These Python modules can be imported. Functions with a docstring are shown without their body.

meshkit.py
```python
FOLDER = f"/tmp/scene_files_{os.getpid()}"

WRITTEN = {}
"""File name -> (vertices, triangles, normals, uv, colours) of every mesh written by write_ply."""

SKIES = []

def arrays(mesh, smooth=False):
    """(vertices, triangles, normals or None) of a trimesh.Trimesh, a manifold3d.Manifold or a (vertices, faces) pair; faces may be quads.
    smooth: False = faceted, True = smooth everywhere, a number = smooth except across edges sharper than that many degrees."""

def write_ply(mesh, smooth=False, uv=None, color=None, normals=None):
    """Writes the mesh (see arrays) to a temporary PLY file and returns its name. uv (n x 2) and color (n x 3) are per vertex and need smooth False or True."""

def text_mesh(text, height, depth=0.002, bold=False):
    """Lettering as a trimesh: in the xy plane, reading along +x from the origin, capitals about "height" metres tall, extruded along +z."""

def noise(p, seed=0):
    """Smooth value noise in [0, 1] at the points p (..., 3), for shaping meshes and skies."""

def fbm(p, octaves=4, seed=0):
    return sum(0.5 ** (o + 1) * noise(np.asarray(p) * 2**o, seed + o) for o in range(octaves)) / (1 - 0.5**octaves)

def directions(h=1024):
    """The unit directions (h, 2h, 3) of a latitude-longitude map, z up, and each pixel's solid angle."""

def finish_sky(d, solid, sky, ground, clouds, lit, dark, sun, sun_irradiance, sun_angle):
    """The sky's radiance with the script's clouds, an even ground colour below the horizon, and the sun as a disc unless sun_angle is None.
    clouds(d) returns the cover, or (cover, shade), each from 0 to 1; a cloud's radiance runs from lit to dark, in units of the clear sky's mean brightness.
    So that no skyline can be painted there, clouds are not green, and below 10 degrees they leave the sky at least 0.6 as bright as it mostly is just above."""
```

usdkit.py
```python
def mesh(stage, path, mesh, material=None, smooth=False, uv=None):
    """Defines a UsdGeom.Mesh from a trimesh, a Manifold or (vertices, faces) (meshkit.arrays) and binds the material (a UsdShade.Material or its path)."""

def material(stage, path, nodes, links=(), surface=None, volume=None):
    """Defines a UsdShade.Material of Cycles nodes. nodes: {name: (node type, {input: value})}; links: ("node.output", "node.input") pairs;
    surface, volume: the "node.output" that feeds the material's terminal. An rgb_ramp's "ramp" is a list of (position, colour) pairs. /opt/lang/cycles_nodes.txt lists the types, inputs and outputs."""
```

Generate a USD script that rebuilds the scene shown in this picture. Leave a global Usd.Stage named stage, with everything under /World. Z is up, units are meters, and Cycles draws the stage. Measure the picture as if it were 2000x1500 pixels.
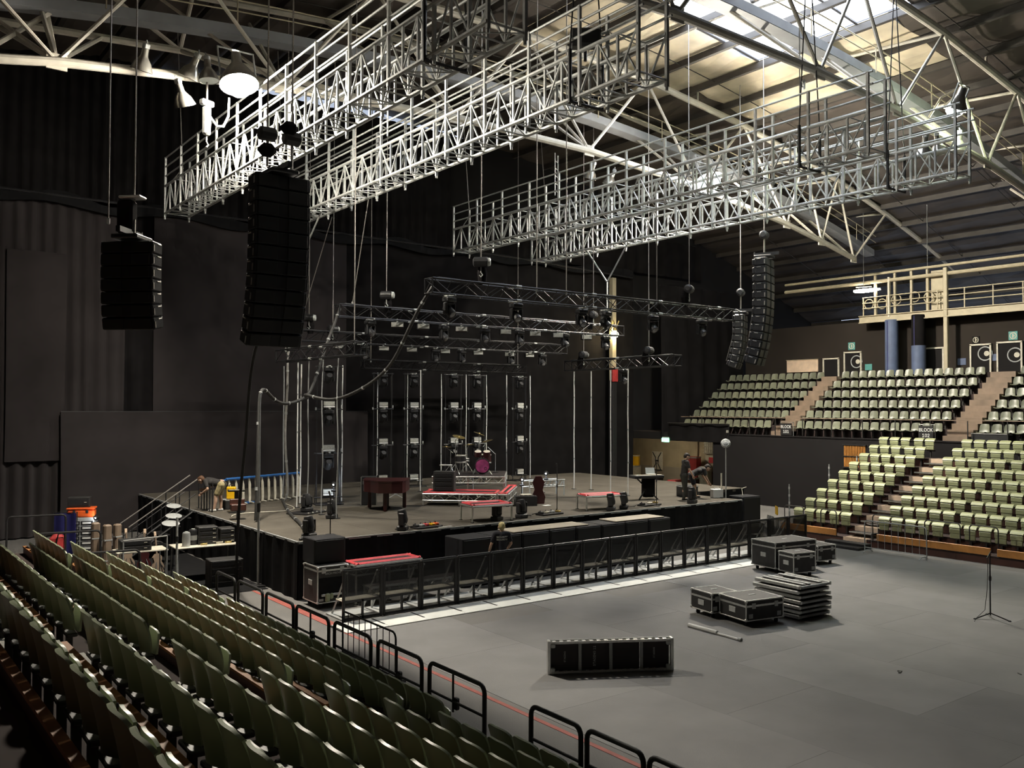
import math, random
import numpy as np, trimesh, manifold3d as m3
import usdkit, meshkit
from pxr import Usd, UsdGeom, UsdLux, UsdShade, Gf, Sdf, Vt

stage = Usd.Stage.CreateInMemory()
UsdGeom.SetStageUpAxis(stage, UsdGeom.Tokens.z)
UsdGeom.Xform.Define(stage, '/World')
UsdGeom.Scope.Define(stage, '/World/Looks')
random.seed(7)
PI = math.pi
V = lambda *a: np.array(a, float)

# ------------------------------------------------------------------ camera, exposure, lamp strengths
F_PX, YAW, PITCH, ROLL, EYE = 1727.6, 0.64700, 0.02547, 0.00263, 5.0
cam = UsdGeom.Camera.Define(stage, '/World/camera')
fw = V(math.sin(YAW)*math.cos(PITCH), math.cos(YAW)*math.cos(PITCH), math.sin(PITCH))
rt = V(math.cos(YAW), -math.sin(YAW), 0); up = np.cross(rt, fw)
c_, s_ = math.cos(ROLL), math.sin(ROLL)
rt, up = c_*rt + s_*up, -s_*rt + c_*up
cam.AddTransformOp().Set(Gf.Matrix4d(*rt, 0, *up, 0, *(-fw), 0, 0, 0, EYE, 1))
cam.CreateHorizontalApertureAttr(36.0)
cam.CreateVerticalApertureAttr(27.0)
cam.CreateFocalLengthAttr(F_PX/2000*36.0)
cam.CreateClippingRangeAttr(Gf.Vec2f(0.05, 500))
cam.CreateExposureAttr(-0.42)
# radiance of the places that give off light
GLOW = dict(flood_warm=2300.0, flood_green=420.0, skylight=17.0, tube=45.0, wall_lamp=220.0, stage_spot=160.0, exit=5.0, back_room=60.0, work=90.0)
# the sky outside, which only the skylight and the doors could ever see
dome = UsdLux.DomeLight.Define(stage, '/World/sky')
dome.CreateColorAttr(Gf.Vec3f(0.7, 0.8, 1.0)); dome.CreateIntensityAttr(0.3)

# ------------------------------------------------------------------ materials
M = {}
def mat(name, col, rough=0.6, metal=0.0, vary=0.12, scale=6.0, bump=0.0, bscale=60.0, spec=0.5, sheen=0.0, coord='object', rand=0.0, detail=3):
    c = V(*col); lo, hi = np.clip(c*(1-vary), 0, 1), np.clip(c*(1+vary), 0, 1)
    nodes = {'p': ('principled_bsdf', {'roughness': rough, 'metallic': metal, 'specular_ior_level': spec}),
             't': ('texture_coordinate', {}),
             'n': ('noise_texture', {'scale': scale, 'detail': float(detail)}),
             'r': ('rgb_ramp', {'ramp': [(0.3, tuple(lo)), (0.7, tuple(hi))]})}
    links = [('t.%s' % coord, 'n.vector'), ('n.fac', 'r.fac')]
    out = 'r.color'
    if rand:
        nodes['o'] = ('object_info', {}); nodes['mr'] = ('map_range', {'from_min': 0., 'from_max': 1., 'to_min': 1-rand, 'to_max': 1+rand})
        nodes['h'] = ('hsv', {'hue': .5, 'saturation': 1., 'fac': 1.})
        links += [('o.random', 'mr.value'), ('mr.result', 'h.value'), ('r.color', 'h.color')]
        out = 'h.color'
    links.append((out, 'p.base_color'))
    if bump:
        nodes['bn'] = ('noise_texture', {'scale': bscale, 'detail': 2.0}); nodes['b'] = ('bump', {'strength': bump, 'distance': 0.01})
        links += [('t.%s' % coord, 'bn.vector'), ('bn.fac', 'b.height'), ('b.normal', 'p.normal')]
    if sheen: nodes['p'][1]['sheen_weight'] = sheen
    M[name] = usdkit.material(stage, '/World/Looks/' + name, nodes, links, surface='p.BSDF')
def glow(name, col, strength):
    M[name] = usdkit.material(stage, '/World/Looks/' + name, {'e': ('emission', {'color': col, 'strength': strength})}, [], surface='e.emission')

mat('black_cloth', (.0125, .0115, .012), .95, vary=.25, scale=1.2, bump=.25, bscale=90, spec=.05)
mat('charcoal_cloth', (.036, .031, .032), .95, vary=.16, scale=.7, bump=.2, bscale=70, spec=.1, sheen=.15)
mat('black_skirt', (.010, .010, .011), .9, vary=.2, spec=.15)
mat('black_metal', (.018, .018, .02), .42, vary=.2, scale=9)
mat('black_paint', (.014, .013, .014), .55, vary=.2, scale=9)
mat('black_plastic', (.022, .022, .024), .5, vary=.2, scale=8)
mat('grille', (.020, .020, .022), .6, vary=.3, scale=90, spec=.3)
mat('speaker_box', (.016, .016, .019), .6, vary=.2, bump=.3, bscale=150, spec=.3)
mat('aluminium', (.62, .62, .60), .38, metal=.85, vary=.1, scale=12)
mat('galvanised', (.50, .51, .50), .45, metal=.2, vary=.12, scale=10)
mat('white_steel', (.62, .58, .50), .5, vary=.10, scale=3)
mat('cream_steel', (.46, .40, .28), .55, vary=.08, scale=3)
mat('grey_steel', (.36, .37, .37), .5, vary=.12, scale=4)
mat('chain_steel', (.32, .30, .28), .45, metal=.5, vary=.2, scale=40)
mat('purlin_steel', (.045, .039, .034), .6, vary=.2, scale=2)
mat('duct_grey', (.28, .29, .31), .55, vary=.12, scale=1.5)
mat('roof_foil_painted_lit', (.62, .54, .40), .45, vary=.25, scale=.9, bump=.5, bscale=3)  # same foil, with the light around the skylight put into a paler colour
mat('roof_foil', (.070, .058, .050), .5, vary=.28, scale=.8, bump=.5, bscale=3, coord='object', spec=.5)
mat('hall_floor', (.165, .158, .152), .72, vary=.16, scale=.35, bump=.25, bscale=45, spec=.3, detail=5)
for i_, k_ in enumerate((.90, 1.0, 1.08, .96)): mat('floor_mat_%s' % 'abcd'[i_], (.186*k_, .182*k_, .181*k_), .7, vary=.10, scale=.8, bump=.25, bscale=45, spec=.35, detail=5)
mat('stage_carpet', (.098, .087, .072), .9, vary=.18, scale=.8, bump=.4, bscale=50, spec=.15, detail=5)
mat('stand_concrete', (.045, .032, .030), .9, vary=.25, scale=2, spec=.2)
mat('aisle_grey', (.34, .33, .30), .8, vary=.15, scale=3)
mat('maroon_board', (.075, .028, .020), .45, vary=.3, scale=2)
mat('orange_board', (.55, .24, .06), .4, vary=.2, scale=2.5)
mat('tan_board', (.80, .60, .44), .5, vary=.12, scale=3)
mat('timber_step', (.22, .16, .115), .6, vary=.2, scale=2)
mat('seat_dark_green', (.30, .335, .22), .38, vary=.10, scale=3, rand=.12)
mat('seat_pale_green', (.33, .35, .19), .42, vary=.06, scale=3, rand=.10)
mat('seat_bucket', (.17, .178, .128), .36, vary=.08, scale=3, rand=.22)
mat('lit_top_paint', (.34, .14, .04), .6, vary=.2, scale=2.5)  # orange that stands in for light caught on the board tops
mat('seat_bracket', (.14, .14, .13), .6, metal=.0, vary=.15)
mat('dark_bracket', (.03, .028, .026), .5)
mat('wall_black', (.016, .015, .015), .9, vary=.15, scale=.5, spec=.15)
mat('wall_charcoal', (.014, .0125, .013), .85, vary=.12, scale=.5, spec=.2)
mat('wall_brown', (.030, .024, .020), .85, vary=.12, scale=.5, spec=.2)
mat('wall_tan', (.44, .37, .25), .8, vary=.12, scale=1.2)
mat('white_vinyl', (.74, .75, .72), .5, vary=.06, scale=2)
mat('white_plastic', (.72, .72, .70), .4, vary=.05)
mat('off_white', (.62, .58, .48), .5, vary=.12, scale=8)
mat('grey_box', (.34, .30, .24), .7, vary=.08, scale=1)
mat('red_line', (.36, .09, .07), .7, vary=.2, scale=4)
mat('red_edge', (.62, .06, .07), .5, vary=.12)
mat('red_cloth', (.42, .035, .035), .6, vary=.15)
mat('dark_red', (.045, .010, .011), .35, vary=.2, scale=3)
mat('magenta_head', (.42, .07, .22), .4, vary=.45, scale=4)
mat('blue_vinyl', (.10, .13, .22), .6, vary=.12, scale=2)
mat('deep_blue', (.012, .012, .10), .6, vary=.2)
mat('blue_paint', (.03, .14, .42), .4, vary=.15)
mat('teal_sign', (.10, .32, .30), .5, vary=.08)
mat('orange_plastic', (.80, .12, .02), .45, vary=.15, scale=9)
mat('yellow_plastic', (.85, .48, .01), .4, vary=.06)
mat('brass', (.55, .42, .16), .3, metal=.8, vary=.1)
mat('case_black', (.028, .027, .027), .6, vary=.2, scale=6, bump=.2, bscale=120)
mat('deck_ply', (.020, .014, .014), .6, vary=.3, scale=4)
mat('rubber', (.012, .012, .012), .8)
mat('cable', (.035, .034, .033), .6, vary=.2)
mat('pale_cable', (.30, .29, .27), .6, vary=.2)
mat('led_strip', (.82, .82, .80), .35, vary=.05)
mat('lens_glass', (.20, .20, .21), .12, vary=.2, spec=.9)
mat('blinder_face', (.40, .40, .37), .35, vary=.18, scale=25, spec=.6)
mat('reflector', (.55, .53, .48), .22, metal=.85, vary=.06)
mat('glass_pale', (.55, .58, .56), .25, vary=.05)
mat('skin', (.50, .32, .23), .55, vary=.06, scale=8)
mat('skin_tan', (.34, .19, .13), .55, vary=.06, scale=8)
mat('hair_brown', (.10, .045, .02), .7, vary=.3, scale=30)
mat('hair_dark', (.025, .018, .014), .7, vary=.3, scale=30)
mat('hair_blond', (.50, .42, .20), .7, vary=.2, scale=30)
mat('navy_shirt', (.014, .014, .022), .85, vary=.15)
mat('charcoal_shirt', (.030, .027, .026), .85, vary=.15)
mat('khaki_shorts', (.36, .30, .16), .85, vary=.35, scale=14)
mat('dark_trousers', (.035, .035, .028), .85, vary=.2)
mat('white_shoe', (.6, .6, .58), .6)
mat('black_shoe', (.02, .02, .02), .6)
mat('paper_green', (.36, .40, .26), .8, vary=.1)
glow('glow_warm', (1.0, .92, .77), GLOW['flood_warm'])
glow('glow_green', (.86, 1.0, .66), GLOW['flood_green'])
glow('glow_skylight', (.80, .88, 1.0), GLOW['skylight'])
glow('glow_tube', (1.0, .90, .70), GLOW['tube'])
glow('glow_wall_lamp', (1.0, .80, .42), GLOW['wall_lamp'])
glow('glow_spot', (.80, .90, 1.0), GLOW['stage_spot'])
glow('glow_exit', (.25, 1.0, .55), GLOW['exit'])
glow('glow_room', (1.0, .86, .62), GLOW['back_room'])
glow('glow_work', (.9, .95, 1.0), GLOW['work'])
# the crowd barrier's perforated sheet: black with holes too fine to see
M['mesh_sheet'] = usdkit.material(stage, '/World/Looks/mesh_sheet',
    {'p': ('principled_bsdf', {'base_color': (.008, .008, .009), 'roughness': .5}), 't': ('transparent_bsdf', {'color': (1., 1., 1.)}), 'm': ('mix_closure', {'fac': .36})},
    [('p.BSDF', 'm.closure1'), ('t.BSDF', 'm.closure2')], surface='m.closure')

# ------------------------------------------------------------------ mesh building
class MB:
    """Collects shapes; build() makes them one Mesh prim."""
    def __init__(s): s.v, s.f, s.n = [], [], 0
    def add(s, v, f):
        v = np.asarray(v, float); f = np.asarray(f, int)
        if f.ndim == 2 and f.shape[1] == 4: f = np.vstack([f[:, [0, 1, 2]], f[:, [0, 2, 3]]])
        s.v.append(v); s.f.append(f + s.n); s.n += len(v); return s
    def tm(s, m): return s.add(m.vertices, m.faces)
    def man(s, m):
        k = m.to_mesh(); return s.add(k.vert_properties[:, :3], k.tri_verts)
    def box(s, c, d, R=None, b=0.0):
        c, h = np.asarray(c, float), np.asarray(d, float)/2
        sg = np.array([[x, y, z] for x in (-1, 1) for y in (-1, 1) for z in (-1, 1)], float)
        if b <= 0:
            v = sg*h; f = [[0, 1, 3, 2], [4, 6, 7, 5], [0, 4, 5, 1], [2, 3, 7, 6], [0, 2, 6, 4], [1, 5, 7, 3]]
        else:
            b = min(b, .49*2*h.min())
            pts = []
            for g in sg:
                for k in range(3):
                    q = g*(h-b); q[k] = g[k]*h[k]; pts.append(q)
            hull = trimesh.convex.convex_hull(np.array(pts)); v, f = np.array(hull.vertices), np.array(hull.faces)
        if R is not None: v = v @ np.asarray(R).T
        return s.add(v + c, f)
    def tube(s, p, q, r, n=8, r2=None):
        return s.path([p, q], r, n, r2=r2)
    def path(s, pts, r, n=8, r2=None, closed=False):
        pts = np.asarray(pts, float); k = len(pts)
        t = np.roll(pts, -1, 0) - np.roll(pts, 1, 0) if closed else np.gradient(pts, axis=0)
        t /= np.maximum(np.linalg.norm(t, axis=1, keepdims=True), 1e-9)
        a = V(0, 0, 1) if abs(t[0][2]) < .9 else V(1, 0, 0)
        u = np.cross(t[0], a); u /= np.linalg.norm(u); rings = []
        rr = np.linspace(r, r2, k) if r2 is not None else (np.full(k, r) if np.ndim(r) == 0 else np.asarray(r))
        ang = np.arange(n)*2*PI/n
        for i in range(k):
            u = u - t[i]*(u @ t[i]); u /= np.linalg.norm(u); w = np.cross(t[i], u)
            rings.append(pts[i] + rr[i]*(np.cos(ang)[:, None]*u + np.sin(ang)[:, None]*w))
        v = np.vstack(rings); f = []
        for i in range(k if closed else k-1):
            j = (i+1) % k
            for a_ in range(n):
                b_ = (a_+1) % n
                f.append([i*n+a_, i*n+b_, j*n+b_, j*n+a_])
        f = np.array(f); f = np.vstack([f[:, [0, 1, 2]], f[:, [0, 2, 3]]])
        if not closed:
            cap = [[0, i+1, i] for i in range(1, n-1)] + [[(k-1)*n, (k-1)*n+i, (k-1)*n+i+1] for i in range(1, n-1)]
            f = np.vstack([f, cap])
        return s.add(v, f)
    def lathe(s, prof, c=(0, 0, 0), n=16, R=None, closed=False):
        """prof: (radius, height) pairs turned about z."""
        prof = np.asarray(prof, float); k = len(prof); ang = np.arange(n)*2*PI/n
        v = np.stack([np.outer(prof[:, 0], np.cos(ang)), np.outer(prof[:, 0], np.sin(ang)), np.repeat(prof[:, 1:2], n, 1)], -1).reshape(-1, 3)
        f = [[i*n+a, i*n+(a+1) % n, (i+1)*n+(a+1) % n, (i+1)*n+a] for i in range(k-1) for a in range(n)]
        if R is not None: v = v @ np.asarray(R).T
        return s.add(v + np.asarray(c, float), f)
    def prism(s, poly, z0, z1, R=None, c=(0, 0, 0)):
        """a simple polygon in xy raised from z0 to z1."""
        import shapely.geometry as sg
        m = trimesh.creation.extrude_polygon(sg.Polygon(poly), z1-z0, engine='earcut'); v = np.array(m.vertices); v[:, 2] += z0
        if R is not None: v = v @ np.asarray(R).T
        return s.add(v + np.asarray(c, float), m.faces)
    def shell(s, P, t):
        """P: (a, b, 3) grid of points, thickened by t along its normals."""
        P = np.asarray(P, float); a, b = P.shape[:2]
        du, dv = np.gradient(P, axis=0), np.gradient(P, axis=1); n = np.cross(du, dv); n /= np.maximum(np.linalg.norm(n, axis=2, keepdims=True), 1e-9)
        A, B = (P + n*t/2).reshape(-1, 3), (P - n*t/2).reshape(-1, 3); N = a*b; id_ = lambda i, j: i*b+j; f = []
        for i in range(a-1):
            for j in range(b-1):
                f.append([id_(i, j), id_(i+1, j), id_(i+1, j+1), id_(i, j+1)]); f.append([N+id_(i, j), N+id_(i, j+1), N+id_(i+1, j+1), N+id_(i+1, j)])
        rim = [id_(0, j) for j in range(b)] + [id_(i, b-1) for i in range(1, a)] + [id_(a-1, j) for j in range(b-2, -1, -1)] + [id_(i, 0) for i in range(a-2, 0, -1)]
        for k in range(len(rim)):
            x, y = rim[k], rim[(k+1) % len(rim)]; f.append([x, y, N+y, N+x])
        return s.add(np.vstack([A, B]), f)
    def xf(s, R=None, T=(0, 0, 0)):
        for i in range(len(s.v)): s.v[i] = (s.v[i] @ np.asarray(R).T if R is not None else s.v[i]) + np.asarray(T, float)
        return s
    def merge(s, o):
        for v, f in zip(o.v, o.f): pass
        off = s.n
        for v, f in zip(o.v, o.f): s.v.append(v); s.f.append(f + off)
        s.n += o.n; return s
    def arrays(s): return np.vstack(s.v), np.vstack(s.f)

def rz(a): c, s = math.cos(a), math.sin(a); return np.array([[c, -s, 0], [s, c, 0], [0, 0, 1]])
def ry(a): c, s = math.cos(a), math.sin(a); return np.array([[c, 0, s], [0, 1, 0], [-s, 0, c]])
def rx(a): c, s = math.cos(a), math.sin(a); return np.array([[1, 0, 0], [0, c, -s], [0, s, c]])

_used = {}
def path_for(parent, name):
    base = parent.GetPath().pathString if parent is not None else '/World'
    k = _used.get((base, name), 0); _used[(base, name)] = k+1
    return '%s/%s' % (base, name if k == 0 else '%s_%03d' % (name, k))
def keys(p, label=None, cat=None, group=None, kind=None):
    for k, v in (('label', label), ('category', cat), ('group', group), ('kind', kind)):
        if v: p.SetCustomDataByKey(k, v)
    return p
def obj(name, mb, m, parent=None, label=None, cat=None, group=None, kind=None, smooth=False):
    """ONE Mesh prim under parent, or under /World."""
    if isinstance(mb, MB): mesh = mb.arrays()
    else: mesh = mb
    p = usdkit.mesh(stage, path_for(parent, name), mesh, M[m], smooth=smooth).GetPrim()
    return keys(p, label, cat, group, kind)
def thing(name, label, cat, loc=(0, 0, 0), rotz=0.0, group=None, kind=None, tilt=0.0):
    x = UsdGeom.Xform.Define(stage, path_for(None, name))
    x.AddTranslateOp().Set(Gf.Vec3d(*map(float, loc))); x.AddRotateZOp().Set(math.degrees(rotz)); x.AddRotateXOp().Set(math.degrees(tilt))
    return keys(x.GetPrim(), label, cat, group, kind)
def dup(src, loc, rotz=0.0, label=None, group=None, tilt=0.0):
    """a copy of a thing under the next number, with copies of its parts."""
    cd = src.GetCustomData(); name = src.GetName()
    import re; name = re.sub(r'_\d{3}$', '', name)
    x = UsdGeom.Xform.Define(stage, path_for(None, name)); p = x.GetPrim()
    p.GetReferences().AddInternalReference(src.GetPath())
    x.ClearXformOpOrder()
    x.AddTranslateOp().Set(Gf.Vec3d(*map(float, loc))); x.AddRotateZOp().Set(math.degrees(rotz)); x.AddRotateXOp().Set(math.degrees(tilt))
    keys(p, label or cd.get('label'), cd.get('category'), group or cd.get('group'))
    p.SetInstanceable(True); return p
class Repeat:
    """The first call builds the thing where it stands, every later one copies it there."""
    def __init__(s, make): s.make, s.first = make, None
    def __call__(s, loc, rotz=0.0, label=None, group=None, tilt=0.0):
        if s.first is None: s.first = s.make(label, group, loc, rotz, tilt); return s.first
        return dup(s.first, loc, rotz, label, group, tilt)
ORD = 'first second third fourth fifth sixth seventh eighth ninth tenth eleventh twelfth thirteenth fourteenth fifteenth sixteenth seventeenth eighteenth nineteenth twentieth twenty-first twenty-second twenty-third twenty-fourth'.split()

# ================================================================== the setting
zc = lambda X: 19.5 - .0057*(X-18)**2            # roof
zl = lambda X, c=15.05: c - .0049*(X-19)**2      # lower chords of the roof trusses
zu = lambda X, c=18.75: c - .0053*(X-19)**2      # upper chords
obj('floor', MB().box((23, 16.5, -.06), (74, 63, .12)), 'hall_floor', kind='structure')
fl_ = stage.GetPrimAtPath('/World/floor'); rnd = np.random.RandomState(5)
for j_, x_ in enumerate(np.arange(9.1, 28.0, 2.44)):
    for i_, y_ in enumerate(np.arange(-3.4+(j_ % 2)*1.9, 16.0, 3.66)):
        y1_ = min(y_+3.66, 17.75)
        if y1_ > y_+.3: obj('mat', MB().box((x_+1.22, (y_+y1_)/2, .002), (2.436, y1_-y_-.004, .007)), 'floor_mat_%s' % 'abcd'[rnd.randint(4)], fl_)
obj('wall_back', MB().box((11.7, 38.35, 9.5), (51.8, .3, 19)).box((48.8, 38.35, 11.5), (22.4, .3, 16)), 'wall_black', kind='structure')
obj('wall_left', MB().box((-11.2, 12, 8), (.3, 54, 16)), 'wall_black', kind='structure')
obj('wall_front', MB().box((23, -14.2, 9.5), (74, .3, 19)), 'wall_black', kind='structure')

# roof: foil-faced sheets between purlins that run the length of the hall, open where the skylight is
ceil = thing('ceiling', None, None, kind='structure')
PX = np.arange(-11.0, 58.1, 2.1); SKY = (20.5, 28.9, 15.6, 22.0)
def sheet(x0, x1, y0, y1):
    n = max(2, int((y1-y0)/1.2)); P = np.zeros((5, n, 3)); r = np.random.RandomState(int(x0*10) & 255)
    for i, x in enumerate(np.linspace(x0, x1, 5)):
        sag = -.10*math.sin(PI*i/4)
        ys = np.linspace(y0, y1, n); P[i] = np.stack([np.full(n, x), ys, zc(x) + sag*(.55+.9*r.rand(n))], 1)
    return MB().shell(P, .03)
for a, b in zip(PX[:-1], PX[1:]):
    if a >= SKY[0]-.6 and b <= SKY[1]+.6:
        obj('roof_sheet', sheet(a, b, -14, SKY[2]), 'roof_foil', ceil); obj('roof_sheet', sheet(a, b, SKY[3], 27.6), 'roof_foil_painted_lit', ceil); obj('roof_sheet', sheet(a, b, 27.6, 38.3), 'roof_foil', ceil)  # sheets beyond the skylight are painted lighter to look lit
    elif SKY[1]-.6 <= a < SKY[1]+4: obj('roof_sheet', sheet(a, b, -14, 16.5), 'roof_foil', ceil); obj('roof_sheet', sheet(a, b, 16.5, 25.5), 'roof_foil_painted_lit', ceil); obj('roof_sheet', sheet(a, b, 25.5, 38.3), 'roof_foil', ceil)  # right of the skylight the lit stretch is painted lighter too
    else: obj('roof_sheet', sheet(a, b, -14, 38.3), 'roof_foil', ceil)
sx = [x for x in PX if SKY[0]-.6 <= x <= SKY[1]+.6]
for x in PX:
    z = zc(x); d = .24
    m = MB().box((x, 12.1, z-.06-d/2), (.07, 52.4, d)).box((x+.05, 12.1, z-.06-d), (.16, 52.4, .02))
    obj('purlin', m, 'purlin_steel', ceil)
for y in np.arange(-8, 38, 4.6):                 # sag rods across the purlins
    obj('sag_rod', MB().path([(x, y, zc(x)-.22) for x in np.linspace(-10, 56, 40)], .022, 5), 'purlin_steel', ceil)
win = thing('window', None, None, kind='structure')
for a, b in zip(sx[:-1], sx[1:]):
    for y0, y1 in ((SKY[2], 17.7), (17.7, 19.9), (19.9, SKY[3])):
        P = np.array([[(x, y, zc(x)+.05) for y in (y0+.03, y1-.03)] for x in np.linspace(a+.03, b-.03, 4)])
        obj('pane', MB().shell(P, .02), 'glow_skylight', win)
fr = MB()
for y in (SKY[2], 17.7, 19.9, SKY[3]): fr.path([(x, y, zc(x)-.02) for x in np.linspace(sx[0], sx[-1], 8)], .05, 4)
obj('frame', fr, 'purlin_steel', win)

# right-hand side: wall under the upper stand, with the opening to the loading bay, and the wall behind the upper seats
obj('wall_right', MB().box((37.6, 8.6, 1.76), (.25, 46, 3.52)).box((37.6, 35.0, 3.36), (.25, 6.8, .42)).box((37.62, 8.6, 3.55), (.35, 46, .06)), 'wall_charcoal', kind='structure')
obj('wall_upper', MB().box((44.75, 10, 6.6), (.3, 50, 6.2)), 'wall_brown', kind='structure')
room = thing('loading_bay', None, None, kind='structure')
obj('bay_wall', MB().box((43.2, 38.8, 1.75), (.2, 15, 3.5)), 'wall_tan', room)
obj('bay_side_wall', MB().box((40.4, 31.4, 1.75), (5.4, .15, 3.5)).box((40.4, 46.2, 1.75), (5.6, .15, 3.5)).box((37.6, 42.3, 1.75), (.2, 7.8, 3.5)), 'wall_tan', room)
obj('bay_ceiling', MB().box((40.5, 38.8, 3.53), (5.6, 15, .1)), 'wall_brown', room)
obj('bay_dado', MB().box((43.08, 38.8, .55), (.05, 15, 1.1)), 'grey_box', room)
for y in (35.2, 37.6): obj('bay_pier', MB().box((43.05, y, 1.75), (.12, .22, 3.5)), 'wall_tan', room)
obj('bay_lamp', MB().box((40.5, 38.6, 3.42), (1.5, .2, .08), b=.02), 'glow_room', room)
g = MB()
for k in range(7): g.tube((42.9, 35.9+k*.16, 2.1), (42.9, 35.9+k*.16, 3.2), .018, 5)
for k in range(6): g.tube((42.9, 35.85, 2.15+k*.2), (42.9, 36.95, 2.15+k*.2), .018, 5)
obj('window_grid', g, 'off_white', room)
obj('window_light', MB().box((43.02, 36.4, 2.65), (.04, 1.15, 1.15)), 'off_white', room, label='pale barred window')

# upper stand: six tiers, two stairways
AIS_U = ((27.05, 28.0), (18.05, 19.2))
up_st = thing('upper_tier', None, None, kind='structure')
for k in range(7):
    x0, z = 37.75+.8*k, 3.54+.52*k
    w = .8 if k < 6 else 2.2
    obj('tread', MB().box((x0+w/2+.0, 10.8, z-.09), (w, 47.8, .18)) if k == 0 else MB().box((x0+w/2+.02, 10.8, z-.26), (w, 47.8, .52)), 'stand_concrete', up_st)
for y0, y1 in AIS_U:
    for k in range(12):
        obj('step', MB().box((37.86+.4*k, (y0+y1)/2, 3.54+.26*k+.12), (.42, y1-y0-.04, .26)), 'timber_step', up_st)
# retractable stand: nine tiers over the hall floor
AIS_L = (17.72, 18.68)
lo_st = thing('lower_tier', None, None, kind='structure')
for k in range(9):
    z = .26 + .331*k; x0 = 29.35+.77*k
    for y0, y1 in ((AIS_L[1], 21.35), (2.0, AIS_L[0])):
        obj('tread', MB().box((x0+.43, (y0+y1)/2, z-.03), (.86, y1-y0, .06)), 'stand_concrete', lo_st)
        obj('riser', MB().box((x0+.02, (y0+y1)/2, z-.2), (.03, y1-y0, .36)), 'maroon_board', lo_st)
    if k:
        obj('step', MB().box((x0-.2, sum(AIS_L)/2, z-.19), (.4, .9, .05)), 'black_paint', lo_st)
        obj('step_nosing', MB().box((x0-.41, sum(AIS_L)/2, z-.175), (.03, .9, .05)), 'aluminium', lo_st)
    obj('step_riser', MB().box((x0+.0, sum(AIS_L)/2, z-.14), (.03, .92, .30)), 'tan_board', lo_st)
    obj('landing', MB().box((x0+.38, sum(AIS_L)/2, z-.03), (.78, .92, .06)), 'timber_step', lo_st)
for y0, y1 in ((18.9, 21.3), (13.4, 17.3), (9.4, 13.2), (5.2, 9.2)):
    obj('front_board', MB().box((29.28, (y0+y1)/2, .40), (.05, y1-y0, .24), b=.012), 'orange_board', lo_st)
obj('base_skirt', MB().box((29.5, 11.7, .12), (.05, 19.2, .24)), 'black_skirt', lo_st)
for x, z in ((28.9, .09), (28.5, .045)): obj('step', MB().box((x, 18.2, z), (.42, 1.6, z*2), b=.01), 'black_paint', lo_st)

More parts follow.
